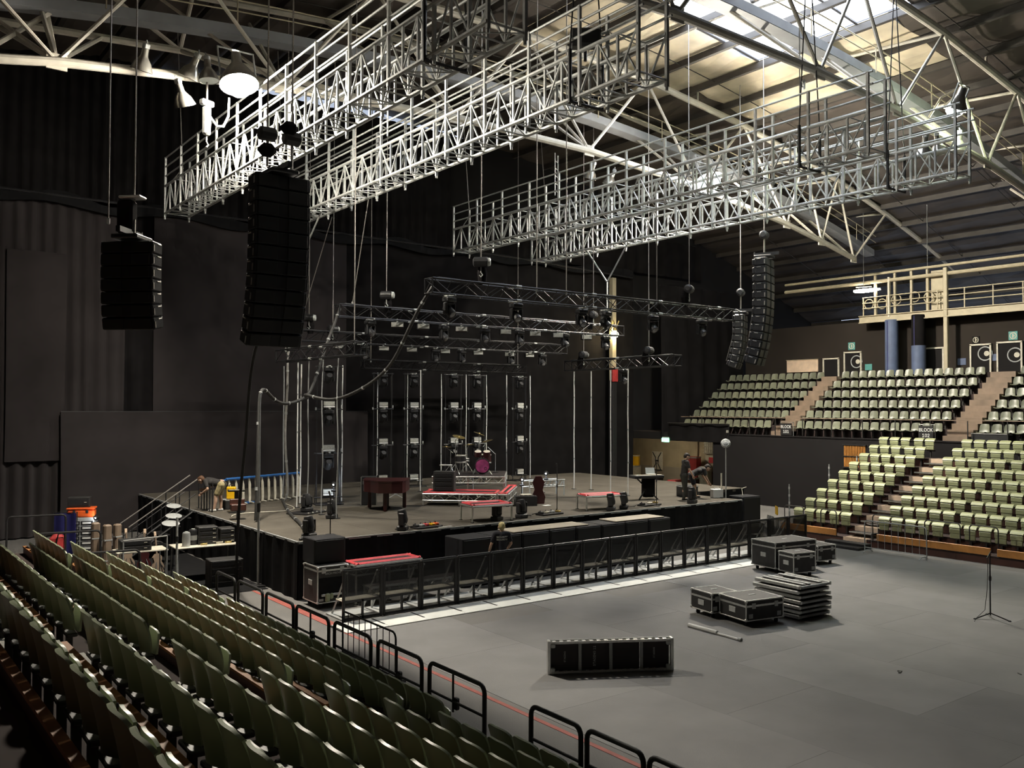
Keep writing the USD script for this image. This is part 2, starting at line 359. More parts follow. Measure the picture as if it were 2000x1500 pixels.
# the near stand: ten tiers down to the hall floor
ROW_X = lambda r: 6.65 - .76*(r-1)
ROW_T = lambda r: .98 + .312*(r-1)                # top of the backrests
ROW_P = lambda r: ROW_T(r) - .83                  # floor of the tier
BEND = lambda y: -.0125*(y-9)
near = thing('near_tier', None, None, kind='structure')
SHEAR = math.atan(.0125)
for r in range(1, 12):
    x, z = ROW_X(r), ROW_P(r)
    y0, y1 = -8.0, 22.4
    def slab(xa, xb, za, zb):
        m = MB(); p = [(xa+BEND(y0), y0), (xb+BEND(y0), y0), (xb+BEND(y1), y1), (xa+BEND(y1), y1)]
        return m.add([(q[0], q[1], h) for h in (za, zb) for q in p], [[3, 2, 1, 0], [4, 5, 6, 7], [0, 1, 5, 4], [1, 2, 6, 5], [2, 3, 7, 6], [3, 0, 4, 7]])
    obj('tread', slab(x-.18, x+.62, max(z-.36, 0.0), z), 'stand_concrete', near)
    a0 = 9.4 if r < 6 else (9.85 if r == 6 else 10.45)
    a1 = {1: 10.3, 2: 10.3, 3: 10.35, 4: 10.4, 5: 10.5, 6: 10.7}.get(r, 11.1)
    for ya, yb in ((-8, a0-.05), (a1+.02, 22.3)):
        m = MB(); p = [(x-.20+BEND(ya), ya), (x-.155+BEND(ya), ya), (x-.155+BEND(yb), yb), (x-.20+BEND(yb), yb)]
        m.add([(q[0], q[1], h) for h in (z+.0, z+.312+.13) for q in p], [[3, 2, 1, 0], [4, 5, 6, 7], [0, 1, 5, 4], [1, 2, 6, 5], [2, 3, 7, 6], [3, 0, 4, 7]])
        obj('kick_board', m, 'maroon_board', near); cp = MB(); q_ = [(x-.215+BEND(ya), ya), (x-.135+BEND(ya), ya), (x-.135+BEND(yb), yb), (x-.215+BEND(yb), yb)]
        cp.add([(q[0], q[1], h) for h in (z+.442, z+.475) for q in q_], [[3, 2, 1, 0], [4, 5, 6, 7], [0, 1, 5, 4], [1, 2, 6, 5], [2, 3, 7, 6], [3, 0, 4, 7]]); obj('board_cap', cp, 'lit_top_paint', near)  # lit top and shaded face of one board painted as orange and maroon
    ym = (a0+a1)/2
    obj('step', MB().box((x-.02+BEND(ym), ym, z+.08), (.40, a1-a0-.06, .16), b=.01), 'aisle_grey', near)
    obj('aisle_floor', MB().box((x+.36+BEND(ym), ym, z+.01), (.44, a1-a0-.06, .03)), 'aisle_grey', near)
obj('curb', MB().box((7.42, 7.2, .09), (.14, 30.4, .18)), 'black_paint', near)
obj('edge_floor', MB().box((7.2, 7.2, .06), (.4, 30.4, .12)), 'stand_concrete', near)

# ------------------------------------------------------------------ roof trusses of white tube
def roof_truss(Y, nodes, label, aux=None):
    t = thing('roof_truss', label, 'roof truss', (0, Y, 0), group=None)
    xs = np.linspace(-10, 48, 30)
    ph = np.array(nodes)
    obj('lower_chord', MB().path([(x, 0, zl(x)) for x in list(ph) ], .13, 10), 'white_steel', t)
    us = np.concatenate([[ph[0]-3.1], (ph[1:]+ph[:-1])/2, [ph[-1]+3.1, ph[-1]+7, ph[-1]+12]])
    obj('upper_chord', MB().path([(x, 0, zu(x)) for x in us], .14, 10), 'white_steel', t)
    for i, x in enumerate(ph):
        for u in (us[i], us[i+1]): obj('web', MB().tube((x, 0, zl(x)), (u, 0, zu(u)), .06, 7), 'white_steel', t)
        obj('gusset', MB().box((x, 0, zl(x)), (.5, .05, .42)), 'white_steel', t)
        obj('purlin_strut', MB().tube((x, 0, zu(x)-.1), (x, 0, zc(x)-.1), .05, 6), 'white_steel', t)
        obj('cross_strut', MB().tube((x, 0, zl(x)), (x+.2, 3.4, zu(x)-.5), .06, 6), 'white_steel', t)
    obj('second_chord', MB().path([(x, 3.9, zu(x)+.35) for x in us[:-2]], .12, 8), 'white_steel', t)
    for a, b in zip(us[1:-3], ph[1:]): obj('cross_strut', MB().tube((a, 3.9, zu(a)+.35), (b, 0, zl(b)), .06, 6), 'white_steel', t)
    for u in us[1:-2]: obj('tie', MB().tube((u, 0, zu(u)), (u, 3.9, zu(u)+.35), .06, 6), 'white_steel', t)
    d = MB(); X2 = np.linspace(2, 46, 24)
    P = np.array([[(x, y, zl(x)+h) for (y, h) in ((1.7, 2.05), (2.25, 2.05), (2.25, 2.35), (1.7, 2.35), (1.7, 2.05))] for x in X2])
    obj('service_duct', d.shell(P, .03), 'duct_grey', t, label='grey duct along the truss')
    rail = MB()
    for h in (2.75, 3.1): rail.path([(x, 1.6, zl(x)+h) for x in X2], .025, 5)
    for x in X2[::2]: rail.tube((x, 1.6, zl(x)+2.2), (x, 1.6, zl(x)+3.1), .025, 5)
    obj('walkway_rail', rail, 'cream_steel', t)
    return t
t1 = roof_truss(25.5, [-8.2, -1.9, 4.3, 10.5, 16.8, 23.0, 29.3, 35.6, 38.4, 41.2], 'white tubular arched roof truss above the stage, the farther of the two')
obj('mid_chord', MB().path([(-4, 4, 15.6), (3.5, 4, 16.25), (8.6, 4, 16.65), (12, 4, 16.6), (17, 4, 16.4)], .12, 8), 'white_steel', t1)
for a, b in (((4.3, 0, zl(4.3)), (6.2, 4, 16.45)), ((4.3, 0, zl(4.3)), (3.1, 4, 16.2)), ((2.5, 0, zl(2.5)), (6.2, 4, 18.2)), ((4.3, 0, zl(4.3)), (4.2, 4, 18.0)), ((10.5, 0, zl(10.5)), (8.6, 4, 16.65)), ((8.6, 4, 16.65), (5.5, 4, 18.4)), ((8.6, 4, 16.65), (9, 4, 18.6))):
    obj('brace', MB().tube(a, b, .07, 7), 'white_steel', t1)
roof_truss(15.3, [-1.9, 4.3, 10.5, 16.8, 23.0, 27.3, 33.5, 38.5, 43.0], 'white tubular arched roof truss nearest the camera, beside the greenish lamp')

# ------------------------------------------------------------------ black drapes at the back of the stage
def drape(name, label, x0, x1, z0, z1, y, m, amp, wl, seed, thick=.02, top=None, rot=0, cat='curtain', group=None):
    r = np.random.RandomState(seed); nx = max(8, int((x1-x0)/wl*7)); nz = 9
    xs = np.linspace(0, x1-x0, nx); ph = np.cumsum(r.uniform(.6, 1.4, nx))*((x1-x0)/wl*2*PI/nx)
    P = np.zeros((nx, nz, 3))
    for j, v in enumerate(np.linspace(0, 1, nz)):
        A = amp*(1.15-.35*v)*(1+.4*np.sin(xs*.9+seed))
        P[:, j] = np.stack([xs+.02*np.sin(ph*.5+4*v), A*np.sin(ph+.5*math.sin(3*v+seed)), np.full(nx, z0+(z1-z0)*v)], 1)
    t = thing(name, label, cat, (x0, y, 0), rot, group)
    obj('cloth', MB().shell(P, thick), m, t, smooth=True)
    obj('top_pipe', MB().tube((0, .12, z1), (x1-x0, .12, z1), .03, 6), 'black_metal', t)
    return t
drape('stage_curtain', 'black pleated drape high on the back wall at the far left, above the pipe', 1.5, 13.5, 13.05, 18.9, 37.7, 'black_cloth', .06, .42, 1)
drape('stage_curtain', 'black pleated drape high on the back wall between the bright catwalks', 13.5, 24.5, 13.05, 18.9, 37.7, 'black_cloth', .06, .45, 2)
drape('stage_curtain', 'black drape high on the back wall below the roof, behind the right catwalks', 24.5, 43.5, 13.05, 15.2, 37.7, 'black_cloth', .06, 1.0, 3)
drape('stage_curtain', 'charcoal pleated drape hanging to the floor at the far left of the back wall', 1.5, 8.9, .05, 12.8, 37.5, 'charcoal_cloth', .07, .48, 4)
drape('stage_curtain', 'narrow dark drape in the gap beside the smaller hanging loudspeaker', 8.9, 10.0, .05, 12.8, 37.6, 'black_cloth', .10, .6, 5)
drape('stage_curtain', 'flat charcoal drape behind the left half of the stage', 10.0, 18.6, .05, 12.75, 37.4, 'charcoal_cloth', .025, 2.2, 6)
drape('stage_curtain', 'flat black drape behind the drum riser', 18.6, 28.0, .05, 12.7, 37.5, 'black_cloth', .03, 2.4, 7)
drape('stage_curtain', 'flat black drape behind the white column on the right of the stage', 28.0, 37.4, .05, 12.7, 37.6, 'black_cloth', .03, 2.4, 8)
drape('stage_curtain', 'low flat charcoal drape along the bottom of the back wall, left of the light towers', 6.6, 19.6, .05, 4.75, 37.1, 'charcoal_cloth', .02, 3.0, 9)
drape('stage_curtain', 'short charcoal drape hanging in front of the pleated one at the far left', 4.75, 6.75, 2.9, 10.8, 37.3, 'charcoal_cloth', .02, 1.6, 10)
drape('stage_curtain', 'black drape closing the left end of the upper seats', 37.3, 44.6, 3.3, 12.0, 35.2, 'black_cloth', .05, 1.2, 11)
t = drape('stage_curtain', 'black cloth hung over the front of the upper stand above the loading bay', 30.4, 34.7, 3.1, 4.1, 37.4, 'black_cloth', .03, 1.2, 12)
t.GetAttribute('xformOp:translate').Set(Gf.Vec3d(37.38, 30.4, 0)); t.GetAttribute('xformOp:rotateZ').Set(90.0)
p = thing('curtain_pipe', 'black pipe carrying the back wall drapes, wrapped in a sagging cloth', 'pipe', (0, 37.2, 0))
obj('pipe', MB().path([(2, 0, 13.02), (14, 0, 13.0), (28, 0, 12.9), (37, 0, 12.6)], .05, 6), 'black_metal', p)
P = np.array([[(x, .03*math.sin(x*3), 12.62+.12*math.sin(x*1.3)+h*(.40+.10*math.sin(x*2.1))) for h in (0, .5, 1)] for x in np.linspace(2, 37, 90)])
obj('border_cloth', MB().shell(P, .02), 'black_skirt', p)

# ================================================================== catwalks over the hall
CW, CL = .86, 20.3
def make_catwalk(label, group, loc, rotz, tilt):
    t = thing('catwalk', label, 'catwalk', loc, rotz, group)
    for x in (0, CW):
        for z in (0, 1.0): obj('bottom_chord' if z == 0 else 'top_chord', MB().tube((x, 0, z), (x, CL, z), .05, 7), 'galvanised', t)
        for z in (1.36, 1.70, 2.04): obj('guard_rail', MB().tube((x, -.15, z), (x, CL, z), .03, 6), 'galvanised', t)
        n = 34; ys = np.linspace(0, CL, n)
        for i, y in enumerate(ys):
            tall = i % 3 == 0
            obj('post', MB().box((x, y, .96 if tall else .5), (.07, .07, 2.2 if tall else 1.0)).tube((x, y, -.22), (x, y, -.05), .035, 6) if tall else MB().box((x, y, .5), (.05, .05, 1.0)), 'galvanised', t)
        for i in range(n-1):
            a, b = (0, 1) if i % 2 else (1, 0)
            obj('brace', MB().tube((x, ys[i], a), (x, ys[i+1], b), .027, 5), 'galvanised', t)
    for i in range(0, 34):
        y = CL*i/33
        obj('floor_bar', MB().tube((0, y, 0), (CW, y, 0), .022, 5), 'galvanised', t)
        if i < 33:
            a, b = (0, CW) if i % 2 else (CW, 0)
            obj('floor_brace', MB().tube((a, y, 0), (b, y+CL/33, 0), .016, 5), 'galvanised', t)
        if i % 3 == 1: obj('top_bar', MB().tube((0, y, 1.0), (CW, y, 1.0), .02, 5), 'galvanised', t)
    for y in (2.1,):
        h = MB().path([(-.07, y, 1.12), (-.07, y, -.07), (CW+.07, y, -.07), (CW+.07, y, 1.12)], .05, 6)
        obj('hanger_frame', h, 'black_paint', t, label='black steel hoop under the catwalk')
        for x in (-.07, CW+.07): obj('sling', MB().tube((x, y, 1.1), (CW/2, y, 6.95), .018, 5), 'black_metal', t)
    for y in (19.6,):
        obj('chain', MB().tube((CW*.5, y, 1.0), (CW*.35, y+.5, 6.95), .022, 5), 'chain_steel', t)
        obj('chain', MB().tube((.0, y, 1.0), (CW*.5, y, 1.6), .018, 5), 'chain_steel', t)
    return t
catwalk = Repeat(make_catwalk)
catwalk((9.25, 13.0, 12.02), label='leftmost galvanised lattice catwalk, running under the warm floodlight')
catwalk((13.1, 13.0, 12.0), label='second galvanised catwalk from the left, ending above the lighting trusses')
catwalk((21.9, 13.1, 12.0), label='third galvanised catwalk from the left, crossing below the right-hand floodlight')
catwalk((26.25, 12.9, 12.0), label='rightmost galvanised catwalk, its near end below the greenish lamp')
def ladder(label, loc, h, rot=0.0, w=.42):
    t = thing('ladder', label, 'ladder', loc, rot)
    for x in (-w/2, w/2): obj('stile', MB().box((x, 0, h/2), (.05, .03, h)), 'galvanised', t)
    for k in range(int(h/.3)): obj('rung', MB().tube((-w/2, 0, .2+k*.3), (w/2, 0, .2+k*.3), .016, 6), 'galvanised', t)
    return t
ladder('short ladder hanging below the second catwalk at the top centre', (12.4, 22.6, 12.9), 1.3, .6)
ladder('tall ladder with a tube light, rising from the third catwalk to the roof truss', (22.3, 15.5, 13.9), 2.4, .6)
ladder('two-rail ladder under the far roof truss, right of centre', (22.6, 27.0, 13.4), 1.7, .6)
f = thing('batten_light', 'white tube light fixed across the tall ladder', 'lamp', (22.2, 15.3, 14.35), .6)
obj('tube', MB().tube((-.5, 0, 0), (.45, 0, .12), .05, 8), 'white_plastic', f); obj('bracket', MB().box((0, .06, .05), (.12, .12, .06)), 'grey_steel', f)

# ================================================================== floodlights and bell lamps
BELL = [(.05, .62), (.09, .60), (.10, .40), (.13, .34), (.22, .22), (.28, .06), (.30, 0), (.28, .0), (.26, .06), (.2, .2), (.1, .32)]
def make_bell(label, group, loc, rotz, tilt):
    t = thing('bell_lamp', label, 'lamp', loc, rotz, group, tilt=tilt)
    obj('reflector', MB().lathe(BELL, n=20), 'reflector', t, smooth=35)
    obj('lens', MB().lathe([(0, .035), (.15, .03), (.27, .012)], n=20), 'glass_pale', t)
    obj('hanger', MB().path([(0, 0, .6), (.02, 0, .72), (0, .04, .82)], .022, 6), 'grey_steel', t)
    obj('gear_box', MB().box((.0, 0, .66), (.16, .16, .14), b=.02), 'grey_steel', t)
    return t
bell = Repeat(make_bell)
for loc, rot, tl, lab in [((6.3, 25.1, 14.1), .3, .35, 'unlit bell-shaped lamp on the roof truss, farthest left of those there'),
                          ((7.55, 25.1, 14.2), .6, .5, 'unlit bell-shaped lamp on the roof truss, middle of the three in line'),
                          ((8.15, 25.15, 14.25), .9, -.1, 'unlit bell-shaped lamp on the roof truss, closest to the warm floodlight'),
                          ((7.45, 25.0, 13.35), 2.2, -.5, 'bell-shaped lamp hanging below the roof truss, beside the chain hoist'),
                          ((28.3, 14.95, 13.3), .0, .1, 'bell-shaped lamp below the greenish lamp, leftmost of three'),
                          ((29.3, 14.95, 13.55), .4, -.1, 'bell-shaped lamp below the greenish lamp, middle of three'),
                          ((30.6, 14.95, 13.85), .2, .1, 'bell-shaped lamp below the greenish lamp, rightmost of three'),
                          ((24.9, 27.6, 14.6), .2, .4, 'unlit bell-shaped lamp under the far truss, above the third catwalk'),
                          ((26.0, 27.6, 14.5), .8, .4, 'unlit bell-shaped lamp under the far truss, left of the right-hand floodlight')]:
    bell(loc, rot, lab, tilt=tl)
def flood(name, label, loc, m, r, aim=(0, -.3), rim=-.25):
    t = thing(name, label, 'lamp', loc, aim[0], tilt=aim[1])
    obj('housing', MB().lathe([(.06, r*2.0), (.13, r*1.95), (.15, r*1.3), (r*.7, r*.75), (r*1.10, r*.1), (r*1.16, r*rim), (r*1.08, r*(rim+.03)), (r*.9, r*.3)], n=24), 'reflector', t, smooth=35)
    obj('globe', MB().lathe([(0, -r*.95), (r*.45, -r*.85), (r*.8, -r*.5), (r*.95, 0), (r*.9, r*.22), (0, r*.25)], n=24), m, t, label='glowing globe', smooth=True)
    obj('yoke', MB().path([(-r*1.1, 0, r*.2), (-r*1.1, 0, r*2.2), (r*1.1, 0, r*2.2), (r*1.1, 0, r*.2)], .03, 6), 'grey_steel', t)
    return t
flood('floodlight', 'burning warm white floodlight at the left end of the far roof truss', (8.6, 24.0, 14.0), 'glow_warm', .46)
obj('arm', MB().path([(0, 0, 1.0), (.15, .6, 1.1), (.3, 1.5, .72)], .05, 6), 'grey_steel', stage.GetPrimAtPath('/World/floodlight'))
flood('floodlight', 'burning warm white floodlight among the two right-hand catwalks', (29.5, 25.0, 14.75), 'glow_warm', .50, rim=.12)
obj('arm', MB().path([(0, 0, 1.05), (.05, .3, .9), (.0, .5, -.1)], .05, 6), 'grey_steel', stage.GetPrimAtPath('/World/floodlight_001'))
flood('floodlight', 'burning greenish white lamp at the near end of the rightmost catwalk', (30.15, 14.8, 15.25), 'glow_green', .34, (0, .4))
obj('arm', MB().path([(0, .2, .6), (-.4, .4, .2), (-.6, .45, -.5)], .04, 6), 'cream_steel', stage.GetPrimAtPath('/World/floodlight_002'))

sb = thing('follow_spot', 'black box-shaped follow spot with a pale lens on the second catwalk', 'lamp', (13.5, 15.1, 13.06), .9)
obj('housing', MB().box((0, 0, .42), (.34, .7, .42), b=.05), 'black_plastic', sb); obj('lens', MB().lathe([(0, .37), (.12, .36), (.15, .34)], n=16, R=rx(-PI/2), c=(0, .0, .42)), 'glass_pale', sb)
obj('post', MB().tube((0, 0, -.1), (0, 0, .24), .04, 8), 'black_metal', sb); obj('handle', MB().path([(-.1, -.36, .5), (-.1, -.48, .52), (.1, -.48, .52), (.1, -.36, .5)], .018, 6), 'grey_steel', sb)
# chain hoists
def hoist_parts(t, h, body='black_plastic', face='glass_pale'):
    obj('body', MB().path([(-.24, 0, 0), (-.2, 0, 0), (.18, 0, 0), (.22, 0, 0)], [.08, .15, .15, .10], 12), body, t)
    obj('end_cover', MB().path([(.2, 0, 0), (.27, 0, 0), (.29, 0, 0)], [.13, .12, .07], 12), face, t)
    obj('chain', MB().tube((0, 0, .12), (0, 0, h), .017, 5), 'chain_steel', t)
    obj('hook', MB().path([(0, 0, -.12), (0, 0, -.3), (.05, 0, -.38), (0, 0, -.44), (-.05, 0, -.38)], .02, 6), 'galvanised', t)
    obj('chain_bag', MB().path([(.02, .14, -.05), (.02, .16, -.3), (.02, .16, -.62)], [.10, .15, .11], 10), 'black_cloth', t)
def hoist(label, loc, h, rot=0., face='glass_pale'):
    t = thing('chain_hoist', label, 'chain hoist', loc, rot)
    hoist_parts(t, zc(loc[0])-loc[2]-.11, face=face); return t
hoist('chain hoist with pale oval end above the left of the middle lighting truss', (15.55, 28.1, 9.0), 3.05, -.7)
hoist('chain hoist with bright oval end above the left of the rear lighting truss', (14.9, 33.3, 8.55), 3.5, -.7)
hoist('chain hoist above the left part of the front lighting truss', (14.9, 21.25, 9.25), 2.8, -.7)
hoist('chain hoist above the right end of the front lighting truss', (23.95, 21.25, 9.2), 2.9, .5)
hoist('long chain hoist lying tilted on the rear lighting truss, left end', (15.9, 33.2, 8.15), 3.9, .2)
hoist('chain hoist above the right-hand tube light truss', (24.95, 24.2, 7.2), 5.8, .4)
hoist('chain hoist above the far end of the right-hand tube light truss', (24.95, 28.0, 7.2), 5.6, .4)
hoist('chain hoist above the right of the middle lighting truss, near the wall lamp', (25.6, 28.1, 8.95), 3.2, .5)
w = thing('winch', 'chain winch with a white bag hanging beside the warm floodlight', 'chain hoist', (8.05, 25.0, 13.55), .4)
obj('motor', MB().box((0, 0, .0), (.42, .2, .17), b=.04), 'grey_steel', w); obj('bag', MB().box((.0, 0, -.5), (.22, .2, .82), b=.05), 'white_plastic', w)
obj('hook', MB().path([(0, 0, -.95), (0, 0, -1.1), (.06, 0, -1.18), (0, 0, -1.25)], .025, 6), 'chain_steel', w)
obj('power_cable', MB().path([(.12, 0, -.35), (.35, 0, -.55), (.6, 0, -.5), (.78, 0, -.15), (.8, 0, .4)], .035, 7), 'white_plastic', w)
obj('shackle', MB().tube((0, 0, .08), (0, 0, .6), .03, 6), 'chain_steel', w)
for lab, pts in [('steel chain bridle of two legs below the second catwalk', [[(13.5, 31.6, 11.95), (13.5, 30.4, 10.95)], [(13.5, 29.2, 11.95), (13.5, 30.4, 10.95)], [(13.5, 30.4, 10.95), (14.3, 33.1, 8.0)]]),
                 ('steel chain bridle below the rightmost catwalk', [[(26.3, 29.3, 11.95), (26.3, 28.0, 10.4)], [(26.3, 26.7, 11.95), (26.3, 28.0, 10.4)], [(26.3, 28.0, 10.4), (26.3, 28.0, 8.6)]])]:
    t = thing('chain_bridle', lab, 'chain')
    for a, b in pts: obj('leg', MB().tube(a, b, .035 if abs(a[2]-b[2]) < 2 else .02, 6), 'galvanised', t)
for lab, a, b in [('thin chain to the rear lighting truss, left of the bridle hoists', (14.3, 30, 12), (14.4, 33.2, 8.0)),
                  ('thin chain crossing behind the middle lighting truss', (13.96, 26.5, 12), (14.2, 28.1, 8.6)),
                  ('thin chain left of the middle of the front truss', (17.0, 21.25, 19.3), (17.0, 21.25, 8.6)), ('thin chain right of the middle of the front truss', (18.2, 21.25, 19.3), (18.2, 21.25, 8.6)),
                  ('long rigging chain left of the big loudspeaker, by the far catwalk end', (4.4, 20.0, 18.3), (4.4, 20.0, 8.9)),
                  ('thin chain to the right part of the front truss', (22.3, 21.25, 12.0), (22.3, 21.25, 8.6)),
                  ('wire holding the near end of the left tube light truss', (12.4, 24.4, 19), (12.4, 24.4, 6.95)), ('wire holding the far end of the left tube light truss', (12.3, 29.4, 19), (12.3, 29.4, 6.95)),
                  ('wire holding the left end of the back tube light truss', (18.6, 35.0, 19.3), (18.6, 35.0, 7.0)), ('wire holding the right end of the back tube light truss', (26.8, 35.0, 18.9), (26.8, 35.0, 7.0))]:
    t = thing('rigging_chain', lab, 'chain'); obj('chain', MB().tube(a, b, .018, 5), 'chain_steel', t); obj('hook', MB().box(b, (.07, .04, .14), b=.015), 'galvanised', t)

# ================================================================== hanging line arrays of loudspeakers
def line_array(label, loc, rot, n, w, h, d, bend, m='speaker_box', motors=True, hang=3.5, screen='grille'):
    t = thing('line_array', label, 'loudspeaker', loc, rot)
    pos, th = V(0, 0, 0), math.radians(-1); hang = zc(loc[0])-loc[2]-.03+(.06 if 28 < loc[0] < 29 else 0)
    obj('flying_frame', MB().box((0, 0, .09), (w*.5, d*1.1, .10), b=.02).box((0, -.1, .2), (.10, d*1.5, .12)), 'black_metal', t)
    for k in range(n):
        dn = V(0, math.sin(th), -math.cos(th)); R = rx(th)
        c = pos + dn*h/2
        m_ = MB().box((0, 0, 0), (w, d*.7, h*.97), b=.025).box((0, d*.42, 0), (w*.86, d*.3, h*.78), b=.03).xf(R, c)
        cab = obj('cabinet', m_, m, t)
        for s in (-1, 1): obj('grille', MB().box((s*w*.27, -d*.36, 0), (w*.36, .03, h*.88), b=.012).xf(R, c), screen, cab)
        hd = MB()
        for s in (-1, 1): hd.box((s*(w/2+.005), d*.1, h*.3), (.03, .16, .03), b=.008).box((s*(w/2+.004), -d*.26, -.02), (.02, .04, h*.5))
        obj('rigging_link', hd.xf(R, c), 'chain_steel', cab)
        pos = pos + dn*h; th += math.radians(bend[0] + (bend[1]-bend[0])*k/max(1, n-1))
    if motors:
        for x in ((-.3, .3) if motors == 2 else (0,)):
            obj('hoist_motor', MB().path([(x-.22, 0, .95), (x-.18, 0, .95), (x+.16, 0, .95), (x+.2, 0, .95)], [.1, .16, .16, .1], 12), 'black_plastic', t)
            obj('hoist_chain', MB().tube((x, 0, 1.05), (x, 0, hang), .02, 5).tube((x, 0, .2), (x, 0, .8), .03, 6), 'chain_steel', t)
    obj('signal_cable', MB().path([(0, d*.62, .3), (.02, d*.66, -h*n*.4), (0, d*.7+.25, -h*n*.85)], .03, 6), 'cable', t)
    return t
la = line_array('big black line array of loudspeakers hanging at the left front of the stage', (7.95, 19.45, 10.28), .02, 12, 1.34, .325, .62, (.2, 4.2), hang=5.4, motors=2)
for i, (dx, z) in enumerate(((-.35, .55), (.18, 1.15))):
    obj('chain_bag', MB().box((dx, -.1, z), (.42, .34, .30), b=.12), 'black_cloth', la)
la2 = line_array('smaller black line array hanging at the far left, in front of the pleated drapes', (4.95, 20.3, 8.55), -.75, 7, 1.18, .27, .62, (.4, 4.5), hang=6.5, motors=False)
obj('hoist_motor', MB().box((-.12, 0, .55), (.36, .3, .75), b=.06), 'black_cloth', la2); obj('chain', MB().tube((.05, 0, .15), (.05, 0, .5), .03, 6).tube((.05, 0, .9), (.05, 0, 9.4), .018, 5), 'chain_steel', la2)
obj('motor_cover', MB().box((.0, 0, .98), (.5, .3, .06), b=.02), 'aluminium', la2, label='bright metal hoist top')
la3 = line_array('tall black line array hanging at the right front of the stage', (28.7, 21.6, 10.8), .38, 13, 1.2, .32, .62, (.1, 3.4), hang=4.2, motors=1, screen='black_plastic')
la4 = line_array('short curved line array hanging beside the tall one on the right', (29.9, 23.7, 8.85), .5, 8, 1.05, .28, .5, (1.2, 5.5), hang=6.0, motors=1, m='black_plastic')
obj('spreader_bar', MB().tube((-1.2, 0, .12), (.9, 0, .12), .035, 6), 'grey_steel', la4)

# ================================================================== lighting trusses over the stage
def light_truss(label, a, b, s=.42, m='black_metal', bright=None):
    a, b = V(*a), V(*b); L = np.linalg.norm(b-a); rot = math.atan2(b[1]-a[1], b[0]-a[0])
    t = thing('lighting_truss', label, 'truss', a, rot)
    n = max(4, int(L/.62)); xs = np.linspace(0, L, n+1)
    for y in (-s/2, s/2):
        for z in (-s/2, s/2): obj('chord', MB().tube((0, y, z), (L, y, z), .026, 7), m, t)
    for i in range(n):
        q = 1 if i % 2 else -1
        for y in (-s/2, s/2): obj('brace', MB().tube((xs[i], y, -q*s/2), (xs[i+1], y, q*s/2), .014, 5), m, t)
        obj('cross_bar', MB().tube((xs[i], -s/2, s/2), (xs[i], s/2, -s/2), .013, 5), m, t)
    for x in np.arange(3.05, L-.5, 3.05):
        for y in (-s/2, s/2):
            for z in (-s/2, s/2): obj('joint', MB().tube((x-.09, y, z), (x+.09, y, z), .042, 8), 'galvanised', t)
    for x in (0, L): obj('end_frame', MB().path([(x, -s/2, -s/2), (x, s/2, -s/2), (x, s/2, s/2), (x, -s/2, s/2)], .022, 6, closed=True), m, t)
    cb = MB()
    for k in range(3): cb.path([(x, -.05+.07*k, s/2+.03+.02*math.sin(x*3+k)) for x in np.linspace(.3, L-.3, 24)], .022, 5)
    obj('cable_loom', cb, 'cable', t)
    return t
light_truss('front black lighting truss, highest and rightmost over the stage', (13.1, 21.25, 8.4), (26.1, 21.25, 8.4))
light_truss('middle black lighting truss over the stage, behind the front one', (13.6, 28.1, 8.32), (27.2, 28.1, 8.32))
light_truss('rear black lighting truss over the stage, lowest of the three long ones', (14.2, 33.3, 7.82), (28.4, 33.3, 7.82))
light_truss('short black truss at the left of the stage carrying tube lights', (12.4, 24.0, 6.75), (12.3, 29.8, 6.75), .4)
light_truss('short black truss at the right of the stage carrying tube lights', (24.95, 22.7, 6.75), (24.95, 29.0, 6.75), .4)
light_truss('low black truss across the back of the stage carrying tube lights', (18.2, 35.0, 6.85), (27.2, 35.0, 6.85), .36)

# moving head spotlights: hang (tilt pi) or stand
def make_head(label, group, loc, rotz, tilt, hung=False):
    t = thing('moving_head', label, 'stage light', loc, rotz, group, tilt=tilt)
    obj('base', MB().box((0, 0, .07), (.36, .28, .14), b=.03), 'black_plastic', t)
    obj('yoke', MB().box((0, 0, .17), (.34, .14, .06), b=.02).box((-.17, 0, .33), (.055, .16, .34), b=.02).box((.17, 0, .33), (.055, .16, .34), b=.02), 'black_plastic', t)
    R = rx(.9 if hung else .22)
    hd = obj('head', MB().lathe([(0, -.2), (.10, -.2), (.13, -.12), (.13, .10), (.115, .17), (.10, .18)], n=16, R=R, c=(0, 0, .4)), 'black_plastic', t, smooth=35)
    obj('lens', MB().lathe([(.105, .165), (.07, .185), (0, .19)], n=16, R=R, c=(0, 0, .4)), 'lens_glass', hd, smooth=True)
    if hung: obj('clamp', MB().box((0, 0, -.05), (.06, .5, .05), b=.01).box((0, 0, -.02), (.22, .06, .06), b=.01), 'galvanised', t)
    return t
head, hhead = Repeat(make_head), Repeat(lambda *a: make_head(*a, hung=True))
def make_blinder(label, group, loc, rotz, tilt):
    t = thing('blinder_light', label, 'stage light', loc, rotz, group, tilt=tilt)
    obj('body', MB().box((0, 0, .16), (.44, .17, .26), b=.025), 'black_plastic', t)
    obj('face', MB().box((0, -.095, .19), (.40, .03, .15), b=.012), 'blinder_face', t, label='grey reflector face')
    obj('lower_face', MB().box((0, -.10, .075), (.40, .04, .06), b=.012), 'white_plastic', t, label='white lower strip')
    obj('bracket', MB().path([(-.23, 0, .16), (-.24, 0, .0), (.24, 0, .0), (.23, 0, .16)], .014, 5), 'grey_steel', t)
    return t
blinder = Repeat(make_blinder)
